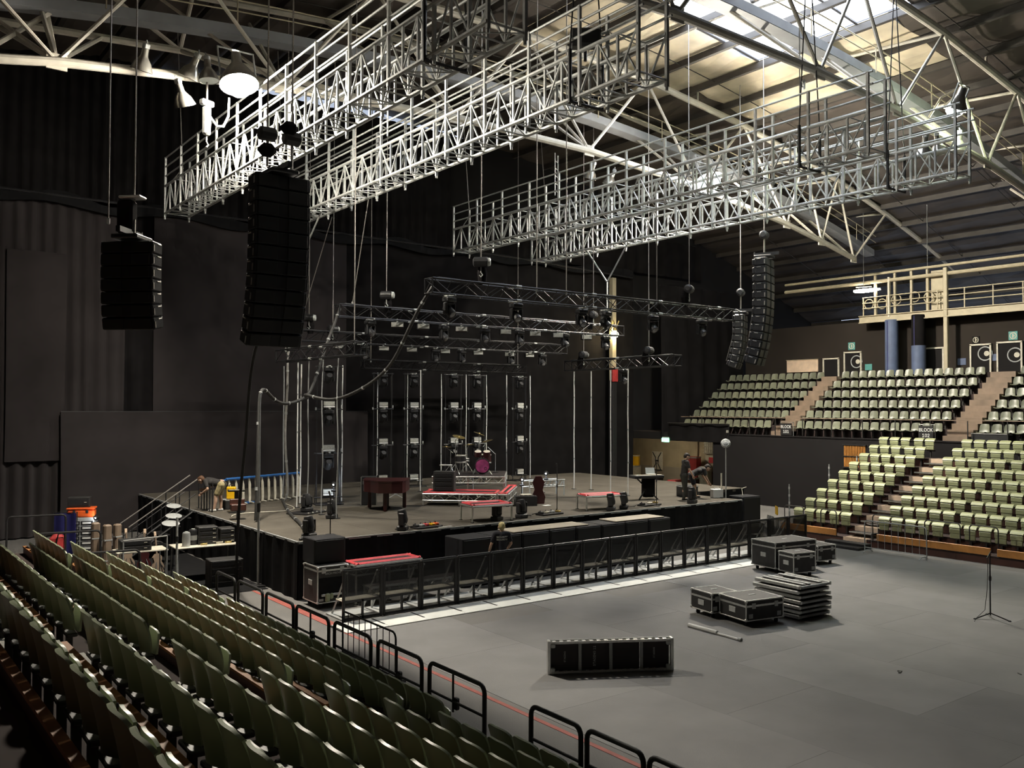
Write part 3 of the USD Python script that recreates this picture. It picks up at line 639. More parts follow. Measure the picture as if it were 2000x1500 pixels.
def make_strobe(label, group, loc, rotz, tilt):
    t = thing('strobe_light', label, 'stage light', loc, rotz, group, tilt=tilt)
    obj('body', MB().box((0, .04, .12), (.46, .14, .22), b=.02), 'black_plastic', t)
    obj('front_glass', MB().box((0, -.05, .11), (.43, .05, .17), b=.01), 'blinder_face', t, label='pale grey front glass')
    obj('clamp', MB().box((0, .04, -.03), (.07, .07, .09), b=.015).box((0, 0, -.06), (.05, .5, .05), b=.01), 'galvanised', t)
    return t
strobe = Repeat(make_strobe)
def along(names, xs): return zip(xs, names)
def hung(fn, nm, truss, xs, y, z, rot0=0.):
    for i, x in enumerate(xs):
        fn((x, y, z), rot0+.25*math.sin(i*2.1+x), '%s hanging under the %s lighting truss, %s from its left end' % (nm, truss, ORD[i]), tilt=PI)
hung(hhead, 'black moving head light', 'front', [13.8, 16.2, 18.85, 19.9, 22.1, 24.6], 21.25, 8.12, PI)
hung(hhead, 'black moving head light', 'middle', [14.9, 18.0, 19.9, 21.6, 24.0, 26.3], 28.1, 8.04, PI)
hung(strobe, 'grey-fronted strobe light', 'middle', [16.0, 17.1, 18.8, 20.9, 22.4, 23.6, 25.2], 28.1, 8.07, PI-.45)
hung(hhead, 'black moving head light', 'rear', [17.4, 20.9, 22.3, 25.1, 27.0], 33.3, 7.54, PI)
hung(strobe, 'grey-fronted strobe light', 'rear', [16.2, 18.3, 19.7, 21.4, 23.2, 25.0, 26.2], 33.3, 7.57, PI-.45)
hung(hhead, 'black moving head light', 'right short', [24.95], 25.6, 6.5, PI)

# ================================================================== light towers and tube lights on stage
ST = 1.5
TOW = [(13.85, 29.2), (18.5, 33.7), (19.85, 33.4), (21.6, 32.9), (22.85, 32.9), (25.6, 33.3)]
def make_tower(label, group, loc, rotz, tilt):
    t = thing('light_tower', label, 'lighting stand', loc, rotz, group)
    for x in (-.42, .42): obj('upright', MB().tube((x, 0, 0), (x, 0, 4.95), .022, 6), 'black_metal', t)
    for z in (.25, 1.82, 3.38, 4.9): obj('cross_bar', MB().tube((-.5, 0, z), (.5, 0, z), .024, 6), 'black_metal', t)
    obj('base', MB().box((0, 0, .02), (1.0, .7, .04), b=.01), 'black_paint', t)
    for s in (-1, 1): obj('stay', MB().tube((s*.42, .33, .04), (s*.42, 0, 1.2), .016, 5), 'black_metal', t)
    obj('clamp', MB().box((.46, 0, 1.92), (.05, .08, .12), b=.01).box((.46, 0, 3.48), (.05, .08, .12), b=.01).box((-.46, 0, 3.4), (.05, .08, .1), b=.01), 'galvanised', t)
    obj('cable', MB().path([(.40, .05, 4.8), (.44, .07, 3.0), (.39, .06, 1.4), (.43, .1, .05)], .02, 5), 'cable', t)
    return t
tower = Repeat(make_tower)
LV = ['lowest', 'middle', 'uppermost']
for i, (x, y) in enumerate(TOW):
    r = (-.25, -.1, -.05, .0, .0, .1)[i]
    tower((x, y, ST), r, '%s slim black light tower from the left on the stage' % ORD[i])
    for k, z in enumerate((.27, 1.84, 3.40)):
        blinder((x, y, ST+z), r, '%s blinder light of the %s light tower from the left' % (LV[k], ORD[i]))
    for k, z in enumerate((1.80, 3.36, 4.88)):
        hhead((x, y, ST+z), r, '%s round moving head of the %s light tower from the left' % (LV[k], ORD[i]), tilt=PI)

TUBES = [(13.2, 31.7), (12.5, 28.8), (12.4, 27.7), (13.1, 29.9), (12.35, 26.5), (12.3, 25.3), (14.6, 29.65), (18.95, 35.0), (20.6, 35.2), (19.0, 31.4), (22.05, 34.6), (23.3, 34.4), (24.4, 34.3), (25.3, 33.9), (26.65, 33.8), (24.85, 28.5), (25.15, 27.75), (24.9, 26.3), (24.75, 25.15)]
DIM = {0, 2, 4, 5}
def make_tube(label, group, loc, rotz, tilt):
    t = thing('tube_light', label, 'light tube', loc, rotz, group)
    w = [(.008*math.sin(2.3*z), .008*math.cos(1.9*z), z) for z in np.linspace(.02, 5.0, 12)]
    obj('strip', MB().path(w, .024, 6), 'led_strip', t)
    obj('foot', MB().box((0, 0, .012), (.16, .16, .024), b=.006), 'black_paint', t)
    for z in (1.3, 2.6, 3.9): obj('joint', MB().tube((.008*math.sin(2.3*z), .008*math.cos(1.9*z), z-.03), (.008*math.sin(2.3*z), .008*math.cos(1.9*z), z+.03), .030, 6), 'grey_steel', t)
    obj('hanging_wire', MB().tube((w[-1][0], w[-1][1], 5.0), (0, 0, 5.25), .008, 4), 'black_metal', t)
    return t
def make_dark_tube(label, group, loc, rotz, tilt):
    t = thing('tube_light', label, 'light tube', loc, rotz, group)
    obj('strip', MB().path([(.015*math.sin(2*z), .02*math.cos(1.7*z), z) for z in np.linspace(.02, 5.0, 10)], .02, 6), 'grey_steel', t)
    obj('foot', MB().box((0, 0, .012), (.16, .16, .024), b=.006), 'black_paint', t)
    return t
tube_l, tube_d = Repeat(make_tube), Repeat(make_dark_tube)
order = sorted(range(len(TUBES)), key=lambda i: (TUBES[i][0]*.798-TUBES[i][1]*.603)/(TUBES[i][0]*.603+TUBES[i][1]*.798))
for n, i in enumerate(order):
    x, y = TUBES[i]
    (tube_d if i in DIM else tube_l)((x, y, ST), .4*i, 'tall thin %s tube light standing on the stage, %s from the left' % ('grey' if i in DIM else 'pale', ORD[n]))

# cables hanging from the trusses
for lab, pts, r, m in [
    ('thick cable dropping from the left end of the rear truss to the stage', [(13.20, 31, 7.9), (12.98, 30.6, 7.3), (12.84, 30.5, 6.72), (12.83, 30.50, 5.61), (12.84, 30.67, 3.94), (13.00, 30.83, 2.43), (12.98, 31.00, 1.53)], .045, 'pale_cable'),
    ('thick cable loom looping low from the left end of the middle truss', [(13.72, 28.10, 8.40), (13.36, 27.91, 7.69), (12.94, 27.72, 6.79), (12.49, 27.53, 5.73), (12.05, 27.34, 5.25), (11.40, 27.15, 5.08), (10.90, 26.95, 5.21), (10.57, 26.76, 5.46), (10.33, 26.57, 5.46), (10.19, 26.38, 4.89), (10.09, 26.19, 3.33), (9.98, 26.00, 1.54)], .055, 'cable'),
    ('long cable loom swinging from the left end of the front truss', [(13.26, 21.30, 8.39), (12.91, 21.97, 7.25), (12.80, 22.64, 6.39), (12.58, 23.31, 5.81), (12.17, 23.99, 5.39), (11.74, 24.66, 5.20), (11.38, 25.33, 5.31), (11.6, 26.00, 5.25)], .05, 'cable'),
    ('dark cable hanging from the big left line array down to the equipment', [(7.75, 20.2, 6.5), (7.95, 21.23, 5.41), (8.21, 22.15, 4.12), (8.43, 23.07, 2.73), (8.62, 23.8, 1.3), (8.7, 24.0, .04)], .04, 'rubber'),
    ('thick cable across the left front corner of the stage', [(9.55, 21.75, 1.53), (10.3, 23.2, 1.545), (10.9, 25.0, 1.55), (11.5, 27.0, 1.54), (12.9, 31.0, 1.55)], .05, 'cable'),
    ('pale thin cable lying across the left side of the stage', [(9.8, 27.6, 1.515), (10.8, 28.2, 1.515), (11.9, 28.1, 1.515), (12.6, 30.0, 1.515)], .018, 'off_white')]:
    pts = np.array(pts); tt = np.arange(len(pts)); from_ = np.linspace(0, len(pts)-1, len(pts)*5)
    from scipy.interpolate import CubicSpline
    sm = CubicSpline(tt, pts)(from_)
    t = thing('cable', lab, 'cable', tuple(pts[-1])); sm = sm - pts[-1]
    obj('sheath', MB().path(sm, r, 7), m, t, smooth=True)
    if r > .04:
        tp = MB()
        for q in range(2, len(sm)-2, 6): tp.tube(sm[q]-(sm[q+1]-sm[q])*.1, sm[q]+(sm[q+1]-sm[q])*.2, r*1.18, 7)
        obj('cable_tie', tp, 'grey_steel', t)

# ================================================================== the stage
stg = thing('stage', 'black-skirted stage with a worn grey-brown carpeted deck', 'stage', (0, 0, 0))
for i, x0 in enumerate(np.linspace(9.45, 27.2, 8)[:-1]):
    x1 = x0 + (27.2-9.45)/7
    for y0, y1 in ((21.6, 24.0), (24.0, 26.5), (26.5, 29.0), (29.0, 31.5), (31.5, 34.0), (34.0, 37.0)):
        obj('deck', MB().box(((x0+x1)/2, (y0+y1)/2, ST-.06), (x1-x0-.006, y1-y0-.006, .12)), 'stage_carpet', stg)
for y0, y1 in ((24.6, 28), (28, 31.5), (31.5, 35.5)): obj('wing_deck', MB().box((29.2, (y0+y1)/2, ST-.06), (3.98, y1-y0-.006, .12)), 'stage_carpet', stg)
def skirt(p, q, z1, name='skirt'):
    p, q = V(*p), V(*q); L = np.linalg.norm(q-p); n = int(L*9); r = np.random.RandomState(int(L*10))
    u = (q-p)/L; w = V(-u[1], u[0]); s = np.linspace(0, L, n); ph = np.cumsum(r.uniform(.5, 1.2, n))
    P = np.array([[(*(p+u*a+w*.025*math.sin(ph[i])*(1.2-z/z1*.6)), z) for z in (.02, z1*.5, z1)] for i, a in enumerate(s)])
    return obj(name, MB().shell(P, .012), 'black_skirt', stg)
skirt((9.42, 21.56), (27.22, 21.56), ST-.03); skirt((9.41, 21.58), (9.41, 37.0), ST-.03, 'side_skirt'); skirt((27.24, 21.58), (27.24, 24.6), ST-.03, 'side_skirt')
skirt((27.3, 24.6), (31.2, 24.6), ST-.03, 'wing_skirt')
obj('edge_trim', MB().box((18.33, 21.57, ST-.03), (17.8, .05, .06)).box((9.42, 29.3, ST-.03), (.05, 15.4, .06)), 'grey_steel', stg)

def platform(label, corners, z0, top, edge_m='aluminium', top_m='deck_ply', trim_m=None, truss=True, legs=True, name='riser'):
    """a stage riser: deck, truss edges, legs. corners: ccw xy."""
    C = [V(*c) for c in corners]; c0 = sum(C)/len(C)
    t = thing(name, label, 'riser', (c0[0], c0[1], z0)); h = top - z0
    Q = [c-c0 for c in C]
    obj('deck', MB().prism([tuple(q) for q in Q], h-.05, h), top_m, t)
    for i, q in enumerate(Q):
        p = Q[(i+1) % len(Q)]; L = np.linalg.norm(p-q)
        obj('edge_rail', MB().tube((*q, h-.035), (*p, h-.035), .034, 6), edge_m, t)
        if trim_m:
            n = V(-(p-q)[1], (p-q)[0])/L; a, b = q+n*.07, p+n*.07
            obj('edge_strip', MB().tube((*a, h+.002), (*b, h+.002), .045, 4), trim_m, t, label='red edge')
        if truss:
            obj('lower_rail', MB().tube((*q, h-.26), (*p, h-.26), .024, 6), edge_m, t)
            n = max(4, int(L/.22)//2*2); z = MB()
            for k in range(n):
                a, b = q+(p-q)*k/n, q+(p-q)*(k+1)/n; za, zb = (h-.05, h-.25) if k % 2 == 0 else (h-.25, h-.05)
                z.tube((*a, za), (*b, zb), .012, 5)
            obj('lattice', z, edge_m, t)
        if legs:
            for e in (0, .5) if L > 1.6 else (0,):
                s = q+(p-q)*e; s = s*.985
                obj('leg', MB().tube((*s, 0), (*s, h-.04), .03, 7), edge_m, t)
                obj('leg_foot', MB().box((*s, .01), (.08, .08, .02)), 'rubber', t)
    return t
platform('low L-shaped front riser with a red edge before the drum riser, left half', [(16.35, 26.85), (18.25, 25.05), (19.02, 25.86), (17.12, 27.68)], ST, 1.95, trim_m='red_edge')
platform('low riser with a bright red edge slanting up to the right of the drums', [(18.55, 24.8), (20.75, 27.15), (20.5, 27.4), (18.3, 25.03)], ST, 1.95, trim_m='red_edge')
platform('raised drum riser of aluminium decks with open legs', [(17.45, 28.0), (19.55, 26.35), (21.25, 28.5), (19.15, 30.15)], ST, 2.42)
platform('small free-standing step with a red edge in front of the drum risers', [(15.1, 21.95), (16.45, 21.75), (16.6, 22.6), (15.25, 22.8)], ST, 2.02, trim_m='red_edge', truss=False)
platform('small red-edged step on the right of the stage', [(19.95, 22.25), (21.35, 21.95), (21.5, 22.6), (20.1, 22.9)], ST, 2.0, trim_m='red_edge', truss=False, top_m='deck_ply')
bt = thing('lamp_bench', 'grey truss bench with slanting braces right of the drums', 'stand', (21.2, 26.95, ST), -.04)
L = 1.75
for z in (.36, .60): obj('rail', MB().tube((0, 0, z), (L, 0, z), .03, 6).tube((0, .5, z), (L, .5, z), .03, 6), 'galvanised', bt)
for x in np.linspace(.1, L-.25, 8): obj('brace', MB().box((x+.09, -.01, .48), (.045, .02, .30), R=ry(.6)), 'galvanised', bt)
for x in (.03, L-.03):
    for y in (0, .5): obj('leg', MB().tube((x, y, 0), (x, y, .6), .028, 6), 'galvanised', bt)
def spot(label, loc, rot, m='glow_spot', r=.085):
    t = thing('work_light', label, 'lamp', loc, rot)
    obj('stand', MB().box((0, .05, .03), (.18, .14, .06), b=.01).tube((0, .06, .05), (0, .06, .2), .02, 6), 'black_metal', t)
    obj('can', MB().lathe([(.03, .16), (.07, .14), (r*1.15, .02), (r*1.15, 0)], n=14, R=rx(PI/2), c=(0, 0, .26)), 'black_plastic', t)
    obj('lit_lens', MB().lathe([(r, 0), (r*.8, -.02), (0, -.03)], n=14, R=rx(PI/2), c=(0, -.0, .26)), m, t)
    return t
spot('small lit spotlight at the left end of the grey truss bench', (21.0, 27.15, ST+.42), -.6)
spot('small lit spotlight at the middle of the grey truss bench', (22.25, 27.2, ST+.6), -.7)
spot('small lit spotlight low on the left light tower', (13.75, 28.55, ST+.5), -.5)
obj('pole', MB().tube((0, .06, -.5), (0, .06, .05), .02, 6), 'black_metal', stage.GetPrimAtPath('/World/work_light_002'))
obj('pole', MB().tube((0, .06, -.42), (0, .06, .05), .02, 6), 'black_metal', stage.GetPrimAtPath('/World/work_light'))

# standing moving heads along the stage front
for i, (x, y) in enumerate([(9.9, 22.0), (12.65, 21.85), (16.05, 22.0), (17.05, 22.05), (20.7, 21.85), (21.4, 21.95), (24.7, 21.8)]):
    head((x, y, ST), PI+.5+.3*math.sin(i*1.7), 'black moving head standing on the front edge of the stage, %s from the left' % ORD[i])
head((12.2, 25.45, ST), PI+.7, 'black moving head standing at the foot of a tube light, left side of the stage')
head((12.15, 27.2, ST+.05), PI+.4, 'black moving head on a flat base plate at the left of the stage')
t = thing('base_plate', 'dark base plate with shiny clips under a moving head, left of the stage', 'plate', (12.15, 27.2, ST), .5)
obj('plate', MB().box((0, 0, .02), (1.1, .8, .05), b=.01), 'black_paint', t)
for k in range(5): obj('clip', MB().box((-.45+.22*k, -.41, .06), (.06, .05, .05), b=.012), 'aluminium', t)

# microphone stands
def mic_stand(label, loc, h, rot, boom=True, m='black_metal'):
    t = thing('microphone_stand', label, 'microphone stand', loc, rot)
    obj('base', MB().lathe([(0, .03), (.13, .025), (.14, 0), (0, 0)], n=16), 'black_metal', t)
    obj('pole', MB().tube((0, 0, .02), (0, 0, h), .014, 7), m, t)
    obj('clutch', MB().lathe([(.02, -.05), (.026, -.03), (.026, .03), (.02, .05)], n=8, c=(0, 0, h*.6)), 'black_plastic', t)
    if boom: obj('boom', MB().tube((.05, 0, h-.05), (-.45, 0, h+.12), .011, 6), m, t)
    obj('microphone', MB().tube((-.45 if boom else 0, 0, h+.12 if boom else h), (-.6 if boom else -.06, 0, h+.16 if boom else h+.14), .018, 8, r2=.026), 'black_plastic', t)
    return t
mic_stand('straight microphone stand at the left front of the stage', (10.6, 22.2, ST), 1.05, .3, False)
mic_stand('tall microphone stand in the middle of the stage front', (18.75, 22.35, ST), 1.5, .6, False)
mic_stand('tall microphone stand at the right of the stage front', (23.0, 21.95, ST), 1.5, .2, False)
def pedals(label, loc, rot, cols):
    t = thing('pedal_board', label, 'pedal board', loc, rot)
    obj('board', MB().box((0, 0, .03), (.9, .4, .05), b=.01), 'black_paint', t)
    for k, m in enumerate(cols):
        pd = obj('pedal', MB().box((-.36+.72*k/max(1, len(cols)-1), .02*(-1)**k, .085), (.11, .18, .06), b=.012), m, t)
        obj('knob', MB().lathe([(0, .03), (.02, .03), (.02, 0)], n=8, c=(-.36+.72*k/max(1, len(cols)-1), .06, .115)), 'black_plastic', pd)
    obj('lead', MB().path([(-.4, .1, .07), (-.6, .2, .03), (-.8, .0, .03), (-1.0, .15, .03)], .015, 5), 'cable', t)
pedals('pedal board with a yellow pedal at the stage front, left of the small step', (13.5, 21.95, ST), .1, ['black_plastic', 'grey_steel', 'red_edge', 'yellow_plastic', 'orange_plastic'])
pedals('pedal board beside the middle microphone stand', (18.35, 22.25, ST), .05, ['black_plastic', 'off_white', 'grey_steel', 'brass'])
pedals('pedal board beside the right microphone stand', (22.9, 22.2, ST), .1, ['black_plastic', 'off_white', 'brass'])
b = thing('tape_strip', 'white strip lying on the very front edge of the stage', 'strip', (14.0, 21.72, ST)); obj('strip', MB().box((0, 0, .008), (.45, .07, .014)), 'white_plastic', b)

# guitar amplifier and case
a = thing('guitar_amplifier', 'low black floor amplifier with pedals right of the drum risers', 'amplifier', (19.35, 24.8, ST), -.5)
obj('cabinet', MB().prism([(-.38, -.25), (.38, -.25), (.38, .12), (-.38, .26)], 0, .34), 'black_plastic', a)
for k in range(4): obj('knob', MB().lathe([(0, .04), (.03, .04), (.03, 0)], n=8, c=(-.25+.16*k, -.1, .34)), 'aluminium', a)
obj('folded_towel', MB().box((.02, .08, .37), (.42, .2, .06), b=.03), 'off_white', a)
a = thing('guitar_case', 'upright dark red guitar case beside the floor amplifier', 'case', (20.1, 25.0, ST), -.6)
obj('body', MB().prism([(-.2, 0), (.2, 0), (.24, .25), (.14, .5), (.22, .75), (.1, .98), (-.1, .98), (-.22, .75), (-.14, .5), (-.24, .25)], -.1, .1, R=rx(PI/2)), 'dark_red', a)
obj('latch', MB().box((.2, -.1, .42), (.05, .03, .08), b=.01).box((.22, -.1, .7), (.05, .03, .08), b=.01), 'aluminium', a)
a = thing('set_list', 'white sheet of paper on the stage beside the guitar case', 'paper', (19.95, 24.35, ST+.002)); obj('sheet', MB().box((0, 0, .003), (.3, .21, .004)), 'white_plastic', a)

# piano
pn = thing('piano', 'dark red grand piano shell on three legs at the left of the stage', 'piano', (14.7, 26.6, ST), PI-.65)
OUT = [(-.75, -.72), (.75, -.72), (.75, -.1), (.66, .25), (.42, .42), (.25, .62), (.1, .78), (-.35, .82), (-.68, .66), (-.75, .3)]
obj('rim', MB().prism(OUT, .62, .98), 'dark_red', pn)
obj('lid', MB().prism([(x*1.02, y*1.02) for x, y in OUT], .98, 1.02), 'dark_red', pn)
obj('keyboard', MB().box((0, -.76, .72), (1.2, .22, .08), b=.01), 'black_plastic', pn)
obj('white_keys', MB().box((0, -.80, .765), (1.15, .13, .012)), 'off_white', pn)
for x, y in ((-.6, -.55), (.6, -.55), (-.1, .55)):
    obj('leg', MB().box((x, y, .31), (.12, .12, .62), b=.02), 'dark_red', pn); obj('caster', MB().lathe([(0, .05), (.04, .04), (.04, 0), (0, 0)], n=8, c=(x, y, 0)), 'brass', pn)
obj('pedal_lyre', MB().box((0, -.3, .3), (.2, .08, .6), b=.02).box((0, -.36, .05), (.3, .12, .05), b=.01), 'dark_red', pn)
obj('pedal_rug', MB().lathe([(0, .012), (.55, .01), (.56, 0)], n=18, c=(0, -.3, 0)), 'black_skirt', pn)
st = thing('keyboard_stand', 'thin folding stand behind the piano with a bright bar', 'stand', (16.6, 29.2, ST), -.4)
obj('bar', MB().box((0, 0, .42), (.8, .12, .05), b=.01), 'white_plastic', st); obj('legs', MB().tube((-.35, 0, 0), (.35, 0, .4), .018, 6).tube((.35, 0, 0), (-.35, 0, .4), .018, 6), 'grey_steel', st)
st = thing('rack_case', 'small black rack with a white panel behind the piano', 'case', (15.0, 28.3, ST), -.5)
obj('box', MB().box((0, 0, .5), (.55, .5, 1.0), b=.02), 'case_black', st); obj('panel', MB().box((-.0, -.26, .8), (.42, .02, .12)), 'white_plastic', st); obj('corner', MB().box((-.27, -.25, .5), (.03, .03, 1.0)).box((.27, -.25, .5), (.03, .03, 1.0)), 'aluminium', st)
rk = thing('rack_case', 'black equipment rack standing on the front riser, left of the drums', 'case', (17.2, 26.75, 1.95), -.76)
obj('box', MB().box((0, 0, .38), (.75, .45, .72), b=.02), 'case_black', rk)
for k in range(4): obj('unit', MB().box((0, -.235, .12+.16*k), (.62, .02, .12), b=.006), 'grille', rk)
obj('lamp_bar', MB().box((.05, 0, .95), (.45, .08, .05), b=.01), 'white_plastic', rk); obj('post', MB().tube((0, 0, .72), (0, 0, .95), .02, 6), 'black_metal', rk)

# drum kit, each drum and cymbal stand on its own
DZ = 2.42
def drum(name, label, loc, r, h, tilt=0., shell='dark_red', skin='off_white', legs=3):
    t = thing(name, label, 'drum', loc, .4, tilt=tilt)
    obj('shell', MB().lathe([(r*.97, .03), (r, .04), (r, h-.04), (r*.97, h-.03)], n=20, c=(0, 0, .35)), shell, t)
    obj('head', MB().lathe([(0, h), (r*.96, h)], n=20, c=(0, 0, .35)), skin, t)
    for z in (.03, h-.03): obj('hoop', MB().lathe([(r*1.04, -.02), (r*1.06, -.02), (r*1.06, .02), (r*1.0, .03)], n=20, c=(0, 0, .35+z)), 'aluminium', t)
    for k in range(legs):
        a_ = k*2*PI/3; obj('leg', MB().tube((r*math.cos(a_), r*math.sin(a_), .0), (r*.9*math.cos(a_), r*.9*math.sin(a_), .4), .014, 6), 'aluminium', t)
    return t
bd = thing('bass_drum', 'bass drum with a magenta front head standing on the drum riser', 'drum', (19.55, 27.75, DZ), -.6)
R = rx(PI/2)
obj('shell', MB().lathe([(.27, -.22), (.28, -.2), (.28, .2), (.27, .22)], n=24, R=R, c=(0, 0, .32)), 'black_plastic', bd)
obj('front_head', MB().lathe([(0, .225), (.26, .225), (.27, .2)], n=24, R=R, c=(0, 0, .32)), 'magenta_head', bd, label='magenta front head')
obj('port_ring', MB().lathe([(.045, .23), (.06, .235), (.06, .225)], n=12, R=R, c=(.12, 0, .22)), 'black_plastic', bd)
obj('hoop', MB().lathe([(.285, .18), (.30, .18), (.30, .23), (.27, .24)], n=24, R=R, c=(0, 0, .32)), 'black_plastic', bd)
for s in (-1, 1): obj('spur', MB().tube((s*.22, -.15, .2), (s*.36, -.25, .0), .014, 6), 'aluminium', bd)
for s in (-1, 1):
    tm = obj('tom', MB().lathe([(.13, 0), (.14, .01), (.14, .19), (.13, .2)], n=18, R=rx(.35), c=(s*.17, -.02, .68)), 'dark_red', bd)
    obj('tom_head', MB().lathe([(0, .2), (.13, .2)], n=18, R=rx(.35), c=(s*.17, -.02, .68)), 'off_white', tm)
    obj('tom_arm', MB().tube((0, 0, .58), (s*.15, -.0, .72), .014, 6), 'aluminium', bd)
drum('floor_tom', 'floor tom on three legs at the right of the bass drum', (20.15, 28.35, DZ), .2, .36)
drum('snare_drum', 'snare drum on a stand left of the bass drum', (18.9, 28.0, DZ+.12), .18, .14, shell='aluminium')
drum('side_drum', 'black tom drum on legs at the left of the drum kit', (18.55, 27.75, DZ+.1), .2, .3, shell='black_plastic')
def cymbal(label, loc, h, r, tilt, rot):
    t = thing('cymbal_stand', label, 'cymbal', loc, rot)
    for k in range(3):
        a_ = k*2*PI/3+.3; obj('leg', MB().tube((0, 0, .4), (.3*math.cos(a_), .3*math.sin(a_), 0.01), .013, 6), 'aluminium', t)
    obj('pole', MB().tube((0, 0, .1), (0, 0, h), .013, 6), 'aluminium', t)
    obj('boom', MB().tube((-.1, 0, h-.12), (.18, 0, h+.1), .010, 6), 'aluminium', t)
    Rr = rx(tilt)
    obj('cymbal', MB().lathe([(0, .035), (.03, .03), (.045, .012), (r*.6, .006), (r, -.008), (r*.6, .0), (.04, .006), (0, .02)], n=22, R=Rr, c=(.18, 0, h+.11)), 'brass', t)
    return t
for lab, x, y, h, r, tl, ro in [('large cymbal on a tall stand, highest at the left of the drum kit', 18.55, 28.1, 1.32, .25, .3, .2), ('flat cymbal on a stand at the far left of the drum kit', 18.2, 27.9, .95, .2, .05, 2.2),
                                ('flat cymbal in the middle of the drum kit', 19.25, 28.35, .98, .23, -.1, .6), ('cymbal on a tall stand above the right of the bass drum', 19.95, 28.55, 1.4, .24, .35, .9),
                                ('cymbal on a boom at the far right of the drum kit', 20.4, 28.8, 1.1, .22, -.3, .3)]:
    cymbal(lab, (x, y, DZ), h, r, tl, ro)
cym = thing('drum_microphone', 'silver boom microphone stand reaching over the bass drum', 'microphone stand', (20.35, 28.0, DZ), 2.6)
obj('pole', MB().tube((0, 0, 0), (0, 0, .75), .014, 6), 'aluminium', cym); obj('boom', MB().tube((0, 0, .72), (.3, 0, 1.0), .016, 6), 'aluminium', cym); obj('base', MB().lathe([(0, .03), (.12, .02), (.12, 0)], n=12), 'black_metal', cym)

# ================================================================== seats
def near_seat(label, group, loc, rotz, tilt):
    t = thing('folding_seat', label, 'seat', loc, rotz, group)
    P = np.zeros((11, 9, 3))
    for i, u in enumerate(np.linspace(-1, 1, 11)):
        for j, v in enumerate(np.linspace(0, 1, 9)):
            w = .165 + .087*math.sin(min(1, v*1.3)*PI/2)
            z = .39 + .44*v - (.05*abs(u)**3.5*v**3)
            P[i, j] = (-.02 - .085*v**1.4 + .075*u*u*(1-.25*v), w*u*(1-.06*(v**8)), z)
    obj('backrest', MB().shell(P, .028), 'seat_dark_green', t, smooth=40)
    Q = np.zeros((9, 8, 3))
    for i, u in enumerate(np.linspace(-1, 1, 9)):
        for j, v in enumerate(np.linspace(0, 1, 8)):
            Q[i, j] = (.085 + .015*v + .03*u*u, (.20 - .03*(1-v))*u*(1-.08*v**6), (.36 + .29*v) - .045*abs(u)**4*v**2)
    obj('seat_pan', MB().shell(Q, .028), 'seat_dark_green', t, smooth=40)
    b = MB().box((.03, 0, .17), (.07, .05, .34)).box((.03, 0, .33), (.12, .36, .045), b=.01)
    obj('bracket', b, 'dark_bracket', t)
    obj('hinge_arm', MB().box((.17, .205, .43), (.16, .018, .035), R=ry(-.3), b=.006), 'dark_bracket', t)
    return t
seat = Repeat(near_seat)
BLK = ['nearest seat block', 'middle seat block', 'far seat block']
def nblocks(r):
    a0 = 9.32 if r < 6 else (9.8 if r == 6 else 10.4); a1 = {1: 10.35, 2: 10.35, 3: 10.4, 4: 10.45, 5: 10.55, 6: 10.8}.get(r, 11.15)
    lo = {1: 6.9, 2: 6.5, 3: 6.0, 4: 5.5, 5: 5.0, 6: 4.6, 7: 4.2, 8: 3.6}[r]
    out = [(0, [a0-.26-.52*i for i in range(30) if a0-.52*i > lo])]
    hi = 18.85 if r < 6 else (18.4 if r == 6 else 17.0)
    n = int((hi-a1)/.52); out.append((1, [a1+.26+.52*i for i in range(n)]))
    if r <= 5: out.append((2, [19.45+.52*i for i in range(6)]))
    if r == 8: out = [(0, [y for y in np.arange(3.7, 13.2, .52)])]
    return out
for r in range(1, 9):
    for b, ys in nblocks(r):
        for i, y in enumerate(ys):
            ordn = ORD[i] if i < len(ORD) else str(i)
            seat((ROW_X(r)+.06+BEND(y), y, ROW_P(r)), -.0125, 'dark green folding seat, %s from the aisle, %s row above the rail, %s' % (ordn, ORD[r-1], BLK[b]), 'dark green seats of the near stand')

def pale_seat(label, group, loc, rotz, tilt):
    t = thing('retractable_seat', label, 'seat', loc, rotz, group)
    P = np.zeros((7, 6, 3))
    for i, u in enumerate(np.linspace(-1, 1, 7)):
        for j, v in enumerate(np.linspace(0, 1, 6)):
            P[i, j] = (-.155 + .15*v**1.3, .205*u*(1-.03*v**8), .685 + .12*math.sin(v*PI/2*.9)-.01*abs(u)**4*v)
    obj('backrest', MB().shell(P, .03), 'seat_pale_green', t, smooth=40)
    obj('seat_pan', MB().box((-.145, 0, .585), (.05, .385, .16), b=.015).box((-.138, 0, .415), (.05, .36, .165), b=.015), 'seat_pale_green', t)
    obj('seam', MB().box((-.1, 0, .675), (.09, .39, .02)), 'dark_bracket', t)
    obj('bracket', MB().box((-.06, 0, .16), (.06, .06, .32)).box((-.06, 0, .3), (.08, .34, .04)), 'dark_bracket', t)
    return t
pseat = Repeat(pale_seat)
for k in range(9):
    z, x = .26+.331*k, 30.1+.77*k
    ys = [21.0, 20.5, 20.0, 19.42, 18.94]
    for i, y in enumerate(ys): pseat((x, y, z), 0, 'pale green retractable seat, %s from the left end, %s row from the floor, left block' % (ORD[i], ORD[k]), 'pale green seats of the right stand')
    lim = {0: 12.3, 1: 12.6, 2: 13.0, 3: 13.4, 4: 13.8, 5: 14.2, 6: 14.6, 7: 15.0, 8: 15.4}[k]
    y, i = 17.42, 0
    while y > lim-.4:
        pseat((x, y, z), 0, 'pale green retractable seat, %s from the stairway, %s row from the floor, right block' % (ORD[i], ORD[k]), 'pale green seats of the right stand')
        i += 1; y -= .49 if i % 5 else .60

